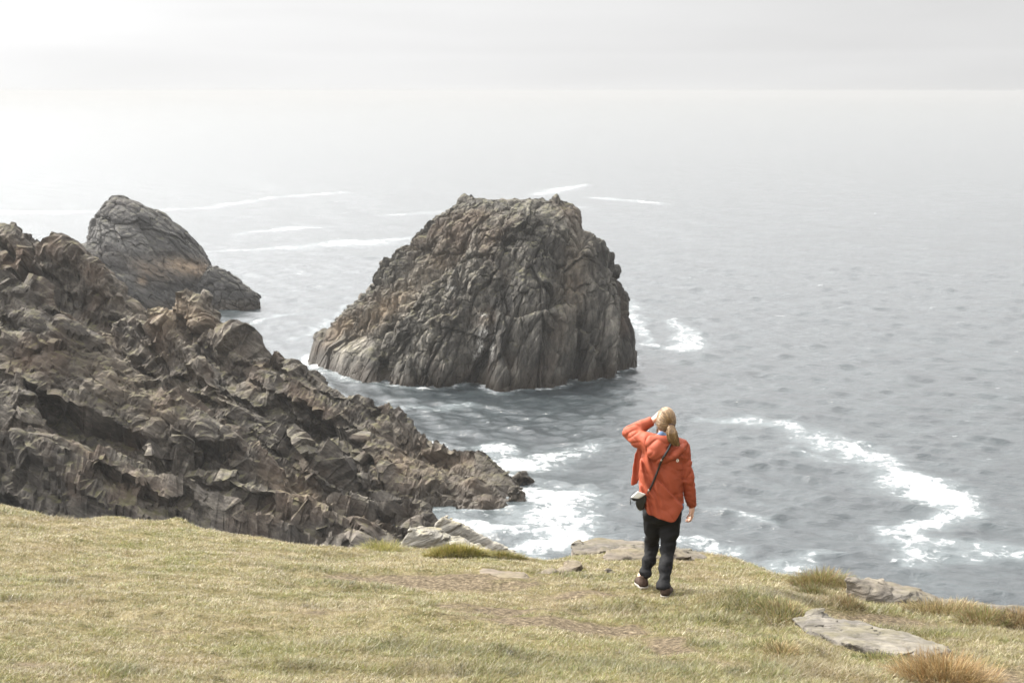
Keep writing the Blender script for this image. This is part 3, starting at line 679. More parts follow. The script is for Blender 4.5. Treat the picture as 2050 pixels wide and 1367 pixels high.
slab([(1010, 1302), (1020, 1297), (1032, 1302), (1028, 1312), (1012, 1312)], .06, 'fist-sized round stone lying in the grass at the bottom of the slope', cat='stone', seed=47, thin=.1, sink=.03, h=.006, amp=.12, rnd=.008)

# ------------------------------------------------------------------ turf
def in_poly(x, y, P):
    c = np.mean(P, 0); a = np.argsort(np.arctan2(P[:, 1] - c[1], P[:, 0] - c[0])); P = P[a]; ins = np.ones(x.shape, bool)
    for i in range(len(P)):
        p, q = P[i], P[(i + 1) % len(P)]; ins &= (q[0] - p[0]) * (y - p[1]) - (q[1] - p[1]) * (x - p[0]) > -.01
    return ins
def blades(B, L, W, az, lean, droop, seg, rng):
    """B base points (n,3); returns verts (n*(2*seg+1)), quads, tris"""
    n = len(B); tt = np.linspace(0, 1, seg + 1); Vs = []
    dirx, diry = np.cos(az), np.sin(az); face = az + math.pi / 2 + rng.normal(size=n) * .6
    fx, fy = np.cos(face), np.sin(face)
    for t in tt[:-1]:
        a = lean + droop * t; hx = L * (np.sin(lean) * t + .5 * droop * t * t); hz = L * t * np.cos(a * .75)
        w = W * (1 - .55 * t) * .5; c = np.stack([B[:, 0] + dirx * hx, B[:, 1] + diry * hx, B[:, 2] + hz], -1)
        o = np.stack([fx * w, fy * w, 0 * w], -1); Vs += [c - o, c + o]
    hx = L * (np.sin(lean) + .5 * droop); hz = L * np.cos((lean + droop) * .75)
    Vs.append(np.stack([B[:, 0] + dirx * hx, B[:, 1] + diry * hx, B[:, 2] + hz], -1))
    k = 2 * seg + 1; V = np.stack(Vs, 1).reshape(-1, 3); i0 = np.arange(n) * k
    Q = [np.stack([i0 + 2 * s, i0 + 2 * s + 1, i0 + 2 * s + 3, i0 + 2 * s + 2], -1) for s in range(seg - 1)]
    T = np.stack([i0 + 2 * seg - 2, i0 + 2 * seg - 1, i0 + 2 * seg], -1)
    return V, (np.concatenate(Q) if Q else np.zeros((0, 4), int)), T, k
TUFTS = [(555, 1141, .35, .12), (600, 1119, .3, .1), (1228, 1219, .4, .2), (30, 1028, .6, .2), (112, 1040, .5, .15), (60, 1055, .4, .12), (700, 1150, .5, .15), (700, 1172, .6, .15), (880, 1210, .4, .15), (1010, 1240, .35, .15), (1190, 1176, .18, .12),
         (1000, 1310, .5, .25), (820, 1300, .6, .25), (1250, 1340, .6, .3), (1480, 1200, .5, .35), (1540, 1230, .5, .3), (1420, 1240, .5, .2), (150, 1170, .4, .1), (40, 1200, .4, .15), (900, 1350, .5, .2), (1400, 1290, .5, .2), (640, 1110, .5, .12), (1100, 1148, .5, .15), (1470, 1340, .5, .25), (1700, 1215, .6, .25), (1850, 1265, .7, .25), (620, 1215, .3, .1), (220, 1340, .3, .15), (590, 1330, .3, .12), (1620, 1340, .4, .25)]
TP = [(ground_hit(a, b), rx, ry) for a, b, rx, ry in TUFTS]
rng = RS(21); N = 720000
y = 6.4 + (20.5 - 6.4) * rng.rand(N) ** 1.3; x = y * rng.uniform(-.43, .43, N)
ok = y < edge_dist(x / y) + .55; x, y = x[ok], y[ok]
for P in ROCKPOLY:
    k = ~in_poly(x, y, P); x, y = x[k], y[k]
bare_ = in_patch(x, y); k = rng.rand(len(x)) > bare_ * .93; x, y = x[k], y[k]; bare_ = bare_[k]
z = ground_z(x, y); P3 = np.stack([x, y, 0 * x], -1)
tuft = np.zeros(len(x))
for p, rx, ry in TP: tuft = np.maximum(tuft, np.exp(-((x - p.x) / rx) ** 2 - ((y - p.y) / ry) ** 2))
cl = fbm(P3 * 1.1 + 4, 4); cl2 = fbm(P3 * 4.5 + 14, 3)
right = np.clip((x / y - .02) / .25, 0, 1)
green = np.clip(.36 + .95 * cl + .5 * cl2 + .9 * tuft + .14 * right + .5 * np.exp(-((x - .4) / 2.2) ** 2 - ((y - 8.6) / 1.5) ** 2), 0, 1)
n = len(x); u = rng.rand(n)
C = np.empty((n, 3)); straw = np.array([.32, .275, .14]); pale = np.array([.52, .46, .31]); grn = np.array([.17, .185, .045]); olive = np.array([.25, .215, .085]); brown = np.array([.20, .13, .07])
isg = rng.rand(n) < green * .8
C[:] = np.where(isg[:, None], np.where((u < .5)[:, None], grn, olive), np.where((u < .22)[:, None], pale, np.where((u < .80)[:, None], straw, brown)))
C *= (rng.uniform(.48, 1.0, n) * (1 + .45 * np.clip(cl2, -1, 1) - .22 * tuft + .2 * np.clip(fbm(P3 * 14 + 40, 2), -1, 1)))[:, None]
bw = np.clip(in_patch(x, y) * .75 + .55 * np.clip(fbm(P3 * .8 + 60, 4) * 1.6 - .15, 0, 1), 0, .85)
C = C * (1 - bw[:, None]) + bw[:, None] * (np.array([.20, .14, .075]) * rng.uniform(.6, 1.4, n)[:, None])
L = (.022 + .018 * rng.rand(n)) * (1 + .5 * np.clip(cl2, -.5, 1) + 1.3 * tuft + .5 * right) * (1 - .7 * bare_)
Wd = rng.uniform(.0028, .005, n) * np.clip(y / 11, .8, 1.3)
az = rng.rand(n) * 6.283; w_ = rng.rand(n) < .45; az[w_] = rng.normal(size=w_.sum()) * .7 - .3
V, Q, T, k = blades(np.stack([x, y, z - .004], -1), L, Wd, az, rng.uniform(.2, 1.15, n), rng.uniform(.1, .9, n), 2, rng)
grass = mesh_np('grass', V, [Q, T], M['blade'], False, attrs={'tint': np.repeat(C, k, 0)})
tag(grass, 'short sheep-cropped straw and green turf covering the slope', 'grass', kind='stuff')

def tussock(px, py, rx, ry, hgt, n, cols, label, lean=.9, dome=.5, seed=0, group=None, wind=0.0, cat='grass tussock'):
    rng = RS(seed); p = ground_hit(px, py)
    a = rng.rand(n) * 6.283; r = np.sqrt(rng.rand(n)); x = p.x + rx * r * np.cos(a); y = p.y + ry * r * np.sin(a)
    z = ground_z(x, y) + dome * hgt * (1 - r ** 2) * .6 - .01
    L = hgt * rng.uniform(.45, 1.05, n); az = a + rng.normal(size=n) * .7
    le = np.clip(r * lean * rng.uniform(.4, 1.2, n), 0, 1.4)
    V, Q, T, k = blades(np.stack([x, y, z], -1), L, rng.uniform(.003, .0055, n), az, le, rng.uniform(.1, 1.1, n), 4, rng)
    cols = np.array(cols); C = cols[rng.randint(0, len(cols), n)] * rng.uniform(.65, 1.25, n)[:, None]
    CT = np.repeat(C, k, 0)
    o = mesh_np('tussock', V, [Q, T], M['tussock'], False, attrs={'tint': CT})
    recentre(o, (p.x, p.y, p.z)); return tag(o, label, cat, group)
GR = [(.13, .15, .04), (.19, .19, .06), (.30, .26, .12), (.09, .10, .03)]
BR = [(.22, .15, .07), (.30, .22, .11), (.15, .095, .045), (.12, .11, .04)]
RD = [(.28, .18, .075), (.22, .13, .055), (.38, .29, .15), (.18, .13, .055)]
ST = [(.40, .33, .18), (.30, .24, .12), (.22, .16, .08), (.17, .16, .06)]
TG = 'grass tussocks along the right-hand edge'
tussock(1640, 1172, .28, .24, .17, 1500, BR + GR[:2], 'largest brown-tipped tussock standing against the sea at the cliff edge', seed=1, group=TG)
tussock(1708, 1182, .16, .2, .12, 500, BR + ST, 'low brown tussock between the big tussock and the long ledge', seed=2, group=TG)
tussock(1632, 1190, .16, .14, .12, 500, BR[2:] + GR[3:], 'dark flattened tussock just in front of the largest cliff-edge one', seed=3, group=TG)
tussock(1695, 1212, .16, .12, .11, 450, BR[2:] + ST[2:3], 'small dark tussock halfway between the cliff-edge tussock and the bare patch', seed=4, group=TG)
tussock(1570, 1228, .26, .3, .10, 1200, GR + BR, 'wide olive tussock overhanging the top of the bare sloping outcrop', seed=5, group=TG)
tussock(1500, 1208, .26, .22, .055, 600, GR + [(.14, .13, .05)], 'low green tussock on the bank just right of the walker', seed=6, group=TG)
tussock(1885, 1228, .34, .2, .13, 1300, ST + BR, 'broad straw-coloured tussock under the long cliff-edge ledge', seed=7, group=TG)
tussock(1975, 1242, .24, .18, .12, 900, BR + GR[:2], 'brown and olive tussock under the far right ledge', seed=8, group=TG)
tussock(2045, 1250, .2, .18, .13, 800, BR[1:3] + [(.08, .06, .035)], 'dark brown tussock cut off by the right edge of the photo', seed=9, group=TG)
tussock(1890, 1366, .32, .24, .20, 2200, RD, 'rust-orange tussock at the bottom, nearest to the viewer', seed=10, group=TG)
tussock(1568, 1308, .12, .14, .09, 420, BR + ST, 'small brown tussock on the turf below the outcrop, alone', seed=11, group=TG)
tussock(1760, 1322, .22, .12, .07, 600, GR + ST[2:], 'flat grey-green tussock between the outcrop and the orange tussock', seed=12, group=TG)
tussock(1880, 1275, .22, .12, .06, 500, GR, 'low green tussock on the turf right of the bare earth', seed=13, group=TG)
tussock(1540, 1290, .18, .12, .06, 450, GR + ST[:1], 'low green tussock beside the small lone brown one', seed=14, group=TG)
tussock(915, 1112, .34, .08, .12, 2600, [(.22, .21, .05), (.28, .24, .07), (.15, .15, .038), (.30, .23, .08)], 'thick dark green grass banked up against the front of the tilted slabs', seed=15, dome=.9)
tussock(1000, 1117, .30, .07, .08, 1300, [(.15, .15, .035), (.20, .17, .05), (.10, .11, .028), (.25, .19, .07)], 'strip of mossy grass along the low tail of the tilted slabs', seed=16, dome=1.0)
tussock(765, 1100, .22, .2, .14, 700, [(.25, .24, .07), (.33, .28, .12), (.18, .18, .05)], 'round yellow-green tuft at the cliff edge left of the tilted slabs', seed=17, dome=.3)

# ------------------------------------------------------------------ the walker
def simple_mat(name, c, rough=.7, spec=.3, bump=0, bs=60, metal=0, sheen=0, var=.25):
    m, nt = new_mat(name); tcn = nd(nt, 'ShaderNodeNewGeometry').outputs['Position']
    n = noise(nt, tcn, bs, 4, .6); n2 = noise(nt, tcn, 9, 4, .6)
    cc = mix(nt, maprange(nt, n2, .3, .7, 0, var), c, tuple(v * .6 for v in c))
    p = nd(nt, 'ShaderNodeBsdfPrincipled', {'Base Color': cc, 'Roughness': rough, 'Specular IOR Level': spec, 'Metallic': metal, 'Sheen Weight': sheen})
    if bump:
        b = nd(nt, 'ShaderNodeBump', {'Height': n, 'Strength': bump, 'Distance': .004}); nt.links.new(b.outputs[0], p.inputs['Normal'])
    finish(nt, p); return m
M['skin'] = simple_mat('skin', (.55, .33, .24), .5, .4, var=.15)
M['jacket'] = simple_mat('orange_shell_cloth', (.29, .062, .029), .65, .25, .15, 300, var=.12)
M['jacket_in'] = simple_mat('orange_lining', (.50, .07, .025), .6, .3, var=.1)
M['denim'] = simple_mat('blue_denim', (.11, .17, .27), .85, .1, .3, 160)
M['trousers'] = simple_mat('black_trouser_cloth', (.013, .013, .014), .8, .15, .2, 200)
M['leather'] = simple_mat('black_leather', (.014, .013, .013), .38, .5, .2, 120)
M['pale'] = simple_mat('pale_grey_leather', (.62, .60, .56), .4, .4, .1, 120, var=.1)
M['shoe'] = simple_mat('brown_suede', (.05, .032, .023), .85, .2, .3, 160)
M['sole'] = simple_mat('white_rubber', (.30, .275, .24), .7, .3, var=.5)
M['tie'] = simple_mat('dark_elastic', (.02, .008, .012), .8)
M['metal'] = simple_mat('nickel', (.75, .73, .7), .3, .5, metal=1.0, var=.0)
M['badge'] = simple_mat('badge_white', (.75, .70, .62), .7, var=.05)
m, nt = new_mat('blonde_hair')
a = nd(nt, 'ShaderNodeAttribute', attribute_name='tint').outputs['Color']
finish(nt, nd(nt, 'ShaderNodeBsdfPrincipled', {'Base Color': a, 'Roughness': .38, 'Specular IOR Level': .5, 'Anisotropic': .4})); M['hair'] = m

FR, FL = ground_hit(1329, 1192), ground_hit(1289, 1174)
YP = FR.y + .22
O = Vector((float(at_Y(1315, 1190, YP)[0]), YP, FR.z))
walker = empty('person', O); tag(walker, 'person in an orange jacket and black trousers shading their eyes at the cliff top', 'person')
def Lc(zx, zy, dy=0.0):
    return at_Y(1200 + zx * 280 / 851, 780 + zy * 450 / 1367, YP + dy) - np.array(O)
ftR, ftL = np.array(FR - O), np.array(FL - O)
MPX = abs(Lc(1, 0)[0] - Lc(0, 0)[0])       # metres per zoom pixel
# --- skeleton
hd = Lc(405, 190, .03); nk = Lc(398, 280, -.005); chest = Lc(388, 420, .0); pel = Lc(388, 735, .0)
shL, shR = Lc(295, 312, .0), Lc(503, 335, 0.0); elL, wrL = Lc(172, 266, .15), Lc(318, 196, .15); elR, wrR = Lc(541, 545, -.02), Lc(562, 712, .05)
hipL, hipR = Lc(330, 765, .0), Lc(436, 765, 0.0)
knL, knR = Lc(320, 945, .17), Lc(416, 975, -.02); anL, anR = ftL + (0, 0, .10), ftR + (0, 0, .10)
b = SDF((-.75, -.35, -.05), (.45, .65, 1.85), .0075)
b.ell(hd, (.073, .095, .112), .02); b.ell(hd + (-.006, .05, -.05), (.055, .06, .065), .03)
b.cap(hd + (0, .098, -.02), hd + (0, .112, -.03), .012, .014, .015)                   # nose
for s_ in (-1, 1):
    b.ell(hd + (s_ * .074, .0, -.015), (.010, .022, .032), .006)                       # ears
    b.ell(hd + (s_ * .03, .085, .006), (.013, .008, .009), .004)
b.cap(hd + (-.02, .1, -.062), hd + (.02, .1, -.062), .007, .007, .008)                 # mouth
b.chain([hd + (0, -.01, -.06), nk + (0, 0, -.04)], [.056, .058], .02)
b.chain([nk + (0, 0, -.05), chest, pel + (0, .02, .06)], [.085, .11, .085], .03)
b.chain([shL + (.02, 0, -.03), elL, wrL], [.045, .040, .027], .02); b.chain([shR + (-.03, 0, -.05), elR, wrR], [.045, .040, .027], .02)
b.chain([nk + (0, 0, -.06), shL + (.02, 0, -.03)], [.05, .045], .03); b.chain([nk + (0, 0, -.06), shR + (-.03, 0, -.05)], [.05, .045], .03)
b.chain([hipL, knL, anL], [.062, .05, .036], .02); b.chain([hipR, knR, anR], [.062, .05, .036], .02)
b.cap(anL + (0, 0, -.04), anL + (-.02, .15, -.05), .035, .03, .02); b.cap(anR + (0, 0, -.04), anR + (-.01, .15, -.05), .035, .03, .02)
body = b.mesh('body', M['skin'], walker, it=2)
# --- hands as fine meshes joined into the body's mesh
def hand(w, dirv, upv, side, curl, name):
    """w wrist, dirv along the palm, upv back of hand, side towards the thumb"""
    d = np.array(dirv, float); d /= np.linalg.norm(d); u = np.array(upv, float); u -= d * (u @ d); u /= np.linalg.norm(u); s_ = np.cross(d, u) * side
    P = lambda a, bb, c: w + d * a + s_ * bb + u * c
    lo, hi = w - .24, w + .24; h = SDF(lo, hi, .004)
    h.chain([P(-.05, 0, 0), P(0, 0, 0), P(.03, 0, 0)], [.027, .025, .024], .01)
    for bb in (-.028, -.009, .010, .028): h.cap(P(.015, bb * .6, 0), P(.085, bb, 0), .016, .0115, .014)
    for bb, ln, ex in ((.030, .068, 0), (.010, .078, .0), (-.010, .072, .04), (-.029, .056, .1)):
        q = P(.088, bb, 0); ang = 0; l3 = ln / 2.6
        for j, f_ in enumerate((1.2, .85, .65)):
            ang += curl * (1 + ex) * (.6 if j == 0 else .8)
            e = q + d * (l3 * f_ * math.cos(ang)) - u * (l3 * f_ * math.sin(ang)) + s_ * 0
            h.cap(q, e, .0092 - j * .0007, .0085 - j * .0008, .003); q = e
    q = P(.02, .026, -.008); e1 = P(.052, .052, -.018); e2 = P(.08, .055, -.030 - .02 * curl); h.cap(q, e1, .014, .0105, .008); h.cap(e1, e2, .0105, .008, .004)
    return h.mesh('hand', M['skin'], None)
# left: palm to the brow, fingers pointing over the forehead to the right; right: hanging, fingers curled
hL = hand(wrL, (hd + np.array((-.02, .115, .075))) - wrL, (0, -.15, 1), -1, .18, 'l')
hR = hand(wrR, (.06, .03, -1), (1, -.15, .05), 1, .75, 'r')
for hobj in (hL, hR):
    bm = bmesh.new(); bm.from_mesh(body.data); bm.from_mesh(hobj.data); bm.to_mesh(body.data); bm.free(); bpy.data.objects.remove(hobj)
for p in body.data.polygons: p.use_smooth = True

# --- trousers
t = SDF((-.55, -.35, .0), (.35, .75, 1.05), .0085)
t.ell(Lc(386, 735, 0), (.165, .13, .15), .03)
t.chain([hipL + (0, 0, .03), (hipL + knL) / 2 + (.0, 0, 0), knL, (knL + anL) / 2 + (.004, -.01, 0), anL + (.012, -.005, .035)], [.094, .078, .064, .059, .053], .03)
t.chain([hipR + (0, 0, .03), (hipR + knR) / 2, knR, (knR + anR) / 2 + (-.004, -.01, 0), anR + (-.004, -.005, .0)], [.098, .082, .066, .061, .056], .03)
t.ell(anL + (.012, -.01, .035), (.062, .068, .05), .02); t.ell(anR + (-.004, -.01, .0), (.068, .072, .05), .02)
def folds_t(P, v):
    q = P @ rotm(R(25), R(18), 0).T
    return .011 * fbm(q * np.array([7, 7, 15]), 3) + .006 * ridged(P @ rotm(R(-35), 0, 0).T * np.array([6, 6, 22]) + 5, 2) * np.clip(1.1 - P[:, 2] * 1.1, .2, 1)
t.disp(folds_t); trousers = t.mesh('trousers', M['trousers'], walker, it=1)

# --- jacket
J = SDF((-.80, -.38, .55), (.48, .62, 1.62), .0068)
TB = [  # zoom y, left, right, half depth, dy of the centre
    (285, 335, 470, .085, .0), (305, 296, 496, .105, .0), (345, 268, 520, .128, .0), (400, 254, 522, .142, -.005), (470, 243, 515, .148, -.01), (560, 238, 508, .152, -.012), (640, 240, 510, .158, -.015), (720, 256, 514, .164, -.02), (790, 262, 516, .168, -.025)]
tz = np.array([Lc(400, a)[2] for a, *_ in TB])[::-1]
tl = np.array([Lc(bb, a)[0] for a, bb, *_ in TB])[::-1]; tr = np.array([Lc(c, a)[0] for a, _, c, *_ in TB])[::-1]
td = np.array([r_[3] for r_ in TB])[::-1]; ty = np.array([r_[4] for r_ in TB])[::-1]
G = np.stack(np.meshgrid(*J.ax, indexing='ij'), -1); z = G[..., 2]
cx = (np.interp(z, tz, tl) + np.interp(z, tz, tr)) / 2; ax_ = (np.interp(z, tz, tr) - np.interp(z, tz, tl)) / 2; ay = np.interp(z, tz, td); cy = np.interp(z, tz, ty)
e = 2.35; qn = (np.abs((G[..., 0] - cx) / ax_) ** e + np.abs((G[..., 1] - cy) / ay) ** e) ** (1 / e)
f = (qn - 1) * np.minimum(ax_, ay); f = np.maximum(f, z - Lc(400, 282)[2])
J.f = f.astype(np.float32)
J.chain([Lc(330, 305, -.01), Lc(290, 310, 0)], [.05, .07], .04); J.chain([Lc(455, 320, -.01), Lc(500, 340, 0)], [.05, .062], .04)
J.chain([Lc(292, 322, .0), Lc(232, 300, .07), elL + (.012, -.0, .004), (elL + wrL) / 2 + (.0, 0, .004), wrL + (-.012, 0, 0)], [.084, .073, .060, .056, .045], .035)
J.chain([Lc(497, 352, .0), Lc(519, 450, -.01), elR + (-.002, 0, 0), Lc(553, 640, .02), wrR + (-.002, -.005, .02)], [.076, .068, .061, .055, .045], .006)
def folds_j(P, v):
    d = np.zeros(len(P))
    # drapes falling from the left shoulder and a long diagonal crease to the right hip
    q = P @ rotm(0, R(18), 0).T
    back = np.clip(-(P[:, 1]) / .08, 0, 1)
    leftw = np.clip((Lc(400, 500)[0] - P[:, 0]) / .12, 0, 1)
    d += back * leftw * .016 * np.sin(q[:, 0] * 88 + 2.2 * fbm(P * 5, 2)) * np.clip((1.42 - P[:, 2]) / .1, 0, 1)
    p0, p1 = Lc(370, 545), Lc(505, 690); nrm = np.array([p1[2] - p0[2], -(p1[0] - p0[0])]); nrm = nrm / np.linalg.norm(nrm)
    s1 = (P[:, 0] - p0[0]) * nrm[0] + (P[:, 2] - p0[2]) * nrm[1]; rng_ = np.clip((P[:, 0] - p0[0] + .05) / .05, 0, 1)
    d += back * rng_ * (-.014 * np.exp(-(s1 / .035) ** 2) * np.sign(s1) )
    rw = np.clip((P[:, 0] - Lc(420, 500)[0]) / .08, 0, 1) * np.clip((P[:, 2] - .8) / .1, 0, 1)
    d += back * rw * .006 * ridged(P @ rotm(0, R(-14), 0).T * np.array([4, 5, 15]) + 8, 2)
    # sleeve creases
    def crease(q): return np.clip(1 - np.abs(perlin(q)) * 3.2, 0, 1) ** 2
    arm = np.clip((P[:, 0] - Lc(512, 500)[0]) / .03, 0, 1) + np.clip((Lc(262, 300)[0] - P[:, 0]) / .03, 0, 1) * (P[:, 2] > 1.2)
    d += np.clip(arm, 0, 1) * (.010 * crease(P @ rotm(R(20), R(28), 0).T * np.array([5, 5, 13]) + 1) + .006 * crease(P @ rotm(R(-15), R(-30), 0).T * np.array([7, 7, 17]) + 4) + .006 * fbm(P * 7, 2))
    d += .006 * fbm(P * 6, 2) + .007 * back * crease(P @ rotm(0, R(35), 0).T * np.array([9, 3, 4]) + 9) + .005 * back * crease(P @ rotm(0, R(-30), 0).T * np.array([4, 3, 11]) + 2)
    return d
J.disp(folds_j)
hemx = np.array([Lc(a, 700)[0] for a in (225, 262, 285, 350, 425, 447, 466, 502, 514, 600)]); hemz = np.array([Lc(400, a)[2] for a in (645, 690, 727, 750, 771, 769, 745, 688, 692, 692)])
hemzf = np.array([Lc(400, a)[2] for a in (640, 660, 670, 680, 690, 690, 690, 690, 695, 700)])
torso = (np.abs((G[..., 0] - cx) / (ax_ + .04)) < 1.02)
armz = G[..., 0] > Lc(522, 700)[0]
hz = np.interp(G[..., 0], hemx, np.where(True, hemz, hemz)); hzf = np.interp(G[..., 0], hemx, hemzf)
hz = np.where(G[..., 1] < -.02, hz, np.where(G[..., 1] < .05, hz + (hzf - hz) * np.clip((G[..., 1] + .02) / .07, 0, 1), hzf))
J.f = np.maximum(J.f, np.where(armz, -1, hz - z)).astype(np.float32)
# slope the cuffs off square
J.f = np.maximum(J.f, ((G - (wrL + np.array([.012, 0, 0]))) @ ((wrL - elL) / np.linalg.norm(wrL - elL)) - .0)* (np.abs(G[..., 2] - wrL[2]) < .12) * (G[..., 0] > elL[0]) * (G[..., 0] < wrL[0] + .06) * (G[..., 1] > .05) + -1 * (1 - (np.abs(G[..., 2] - wrL[2]) < .12) * (G[..., 0] > elL[0]) * (G[..., 0] < wrL[0] + .06) * (G[..., 1] > .05))).astype(np.float32)
Jf = J.f.copy()
jacket = J.mesh('jacket', M['jacket'], walker, it=1)
def prism(poly, dy0, dy1, h=.006, rnd=.006, disp=None, name='flap', mat=None, parent=None, bulge=None):
    """convex panel given by its outline in the zoomed view, between two depths"""
    P = np.concatenate([np.array([Lc(a, bb, dy0) for a, bb in poly]), np.array([Lc(a, bb, dy1) for a, bb in poly])]); lo = P.min(0) - .03; hi = P.max(0) + .03
    s = SDF(lo, hi, h); G2 = np.stack(np.meshgrid(*s.ax, indexing='ij'), -1); f2 = np.full(G2.shape[:3], -9.0)
    for n, d in hull_planes(P):
        v = G2 @ n - d; kk = np.maximum(rnd - np.abs(f2 - v), 0) / rnd; f2 = np.maximum(f2, v) + kk * kk * rnd * .25
    s.f = f2.astype(np.float32)
    if disp: s.disp(disp)
    return s.mesh(name, mat, parent, it=1)
# the open front of the jacket blown out beyond the left side
prism([(224, 352), (268, 352), (252, 470), (234, 578), (191, 578), (205, 480)], .07, .115, disp=lambda P, v: .006 * np.sin(P[:, 0] * 90) + .004 * fbm(P * 12, 2), name='front_panel', mat=M['jacket'], parent=jacket)
prism([(204, 580), (207, 580), (207, 604), (205, 608)], .085, .092, h=.003, rnd=.002, name='zip_pull', mat=M['leather'], parent=jacket)
# hood lying on the back: deep left lobe and a wing up to the right shoulder
hd_ = SDF((-.40, -.40, 1.05), (.40, .25, 1.66), .006)
def back_y(zx, zy):
    """depth of the jacket's back where the view ray at (zx, zy) meets it"""
    for k in np.arange(-.36, .3, .004):
        p = Lc(zx, zy, k); i = np.round((p - J.lo) / J.h).astype(int)
        if (i < 0).any() or (i >= np.array(Jf.shape)).any(): continue
        if Jf[tuple(i)] < 0: return k
    return -.12
def bp(zx, zy, out=.0): return Lc(zx, zy, back_y(zx, zy) - out)
hd_.chain([Lc(318, 300, -.07), Lc(365, 305, -.085), Lc(410, 318, -.09), Lc(425, 330, -.085)], [.042, .052, .050, .030], .03)
hd_.chain([bp(308, 330, .01), bp(330, 385, .015), bp(365, 422, .015), bp(402, 408, .01)], [.042, .050, .032, .026], .04)
hd_.chain([bp(360, 350, .02), bp(390, 380, .02)], [.055, .04], .05)
hd_.chain([bp(400, 428, .0), bp(450, 402, .008), bp(490, 362, .015), Lc(524, 322, -.035)], [.024, .036, .038, .022], .012)
hd_.chain([Lc(505, 345, -.05), Lc(528, 309, -.01)], [.026, .010], .02); hd_.chain([Lc(524, 322, -.035), Lc(535, 345, .03)], [.018, .018], .02)
hd_.chain([bp(292, 345, -.02), bp(320, 410, -.012), bp(360, 444, -.01), bp(410, 443, -.012)], [.022, .022, .020, .016], .02)
hd_.disp(lambda P, v: .004 * fbm(P * 8, 2) + .009 * np.clip(1 - np.abs(perlin(P @ rotm(0, R(30), 0).T * np.array([5, 4, 11]) + 3)) * 3.2, 0, 1) ** 2)
hood = hd_.mesh('hood', M['jacket'], jacket, it=1)
def disc(c, r, th_, mat, name, parent, ring=0.0):
    bm = bmesh.new(); n = 20; out = []
    for rr_, yy in ((r, th_), (r, 0), (r * .85, -th_ * .3), (ring, -th_ * .3)):
        out.append([bm.verts.new((c[0] + rr_ * math.cos(i * 2 * math.pi / n), c[1] + yy, c[2] + rr_ * 1.1 * math.sin(i * 2 * math.pi / n))) for i in range(n)])
    for a_, b_ in zip(out[:-1], out[1:]):
        for i in range(n): bm.faces.new((a_[i], a_[(i + 1) % n], b_[(i + 1) % n], b_[i]))
    me = bpy.data.meshes.new(name); bm.to_mesh(me); bm.free(); o = bpy.data.objects.new(name, me); col.objects.link(o); me.materials.append(mat); o.parent = parent; return o
em = disc(bp(475, 430, .010), 0.013, .008, M['badge'], 'emblem', jacket, ring=.005)
disc(bp(475, 430, .004), .0065, .006, M['jacket_in'], 'emblem_mark', em, ring=.0001)
disc(Lc(518, 358, -.075), .009, .012, M['pale'], 'cord_toggle', hood, ring=.0001)
# --- shirt: collar at the nape and a tail under the hem
s = SDF((-.3, -.25, .6), (.35, .3, 1.62), .007)
s.chain([Lc(352, 283, -.06), Lc(378, 272, -.075), Lc(408, 283, -.075), Lc(428, 296, -.04)], [.022, .026, .024, .022], .015)
s.chain([Lc(330, 280, -.01), Lc(345, 292, -.05)], [.016, .02], .01)
s.disp(lambda P, v: .006 * fbm(P * 18, 3)); 
G3 = np.stack(np.meshgrid(*s.ax, indexing='ij'), -1); s.f = np.maximum(s.f, Lc(400, 731)[2] - G3[..., 2]).astype(np.float32)
shirt = s.mesh('shirt', M['denim'], walker, it=1)

s = SDF(Lc(470, 760, -.2), Lc(530, 640, .2), .006); s.ell(Lc(490, 705, -.02), (.034, .10, .05), .02); s.disp(lambda P, v: .005 * fbm(P * 18, 3))
G3 = np.stack(np.meshgrid(*s.ax, indexing='ij'), -1); s.f = np.maximum(s.f, Lc(400, 731)[2] - G3[..., 2]).astype(np.float32)
s.mesh('shirt_tail', M['denim'], shirt, it=1)

# --- hair: cap drawn back to a tie, then the tail
def fan_hair(name, strands, mat, parent):
    Vs, Fs, Cs, k = [], [], [], 0
    for P, w, c in strands:
        P = np.asarray(P); n = len(P); tg = np.gradient(P, axis=0); tg /= np.linalg.norm(tg, axis=1)[:, None] + 1e-9
        a_ = np.cross(tg, (0.2, -1, .1)); a_ /= np.linalg.norm(a_, axis=1)[:, None] + 1e-9; b_ = np.cross(tg, a_)
        ww = (w * np.array([1] * (n - 1) + [.3]))[:, None]
        ring = np.stack([P + a_ * ww, P + b_ * ww, P - a_ * ww, P - b_ * ww], 1).reshape(-1, 3)
        i = np.arange(n - 1)[:, None] * 4 + k; j = np.arange(4)[None]; j2 = (j + 1) % 4
        Fs.append(np.stack([i + j, i + j2, i + 4 + j2, i + 4 + j], -1).reshape(-1, 4)); Vs.append(ring); Cs.append(np.tile(c, (len(ring), 1))); k += len(ring)
    return mesh_np(name, np.concatenate(Vs), [np.concatenate(Fs)], mat, True, parent, attrs={'tint': np.concatenate(Cs)})
hrng = RS(77); knot = Lc(437, 216, -.105); hc = hd + np.array((.0, -.012, .008)); hr = np.array((.085, .105, .117))
HC = np.array([(.20, .12, .052), (.145, .085, .037), (.31, .205, .10), (.10, .056, .024)])
def hcol(): return HC[hrng.choice(4, p=[.4, .3, .15, .15])] * hrng.uniform(.8, 1.2)
cap = []
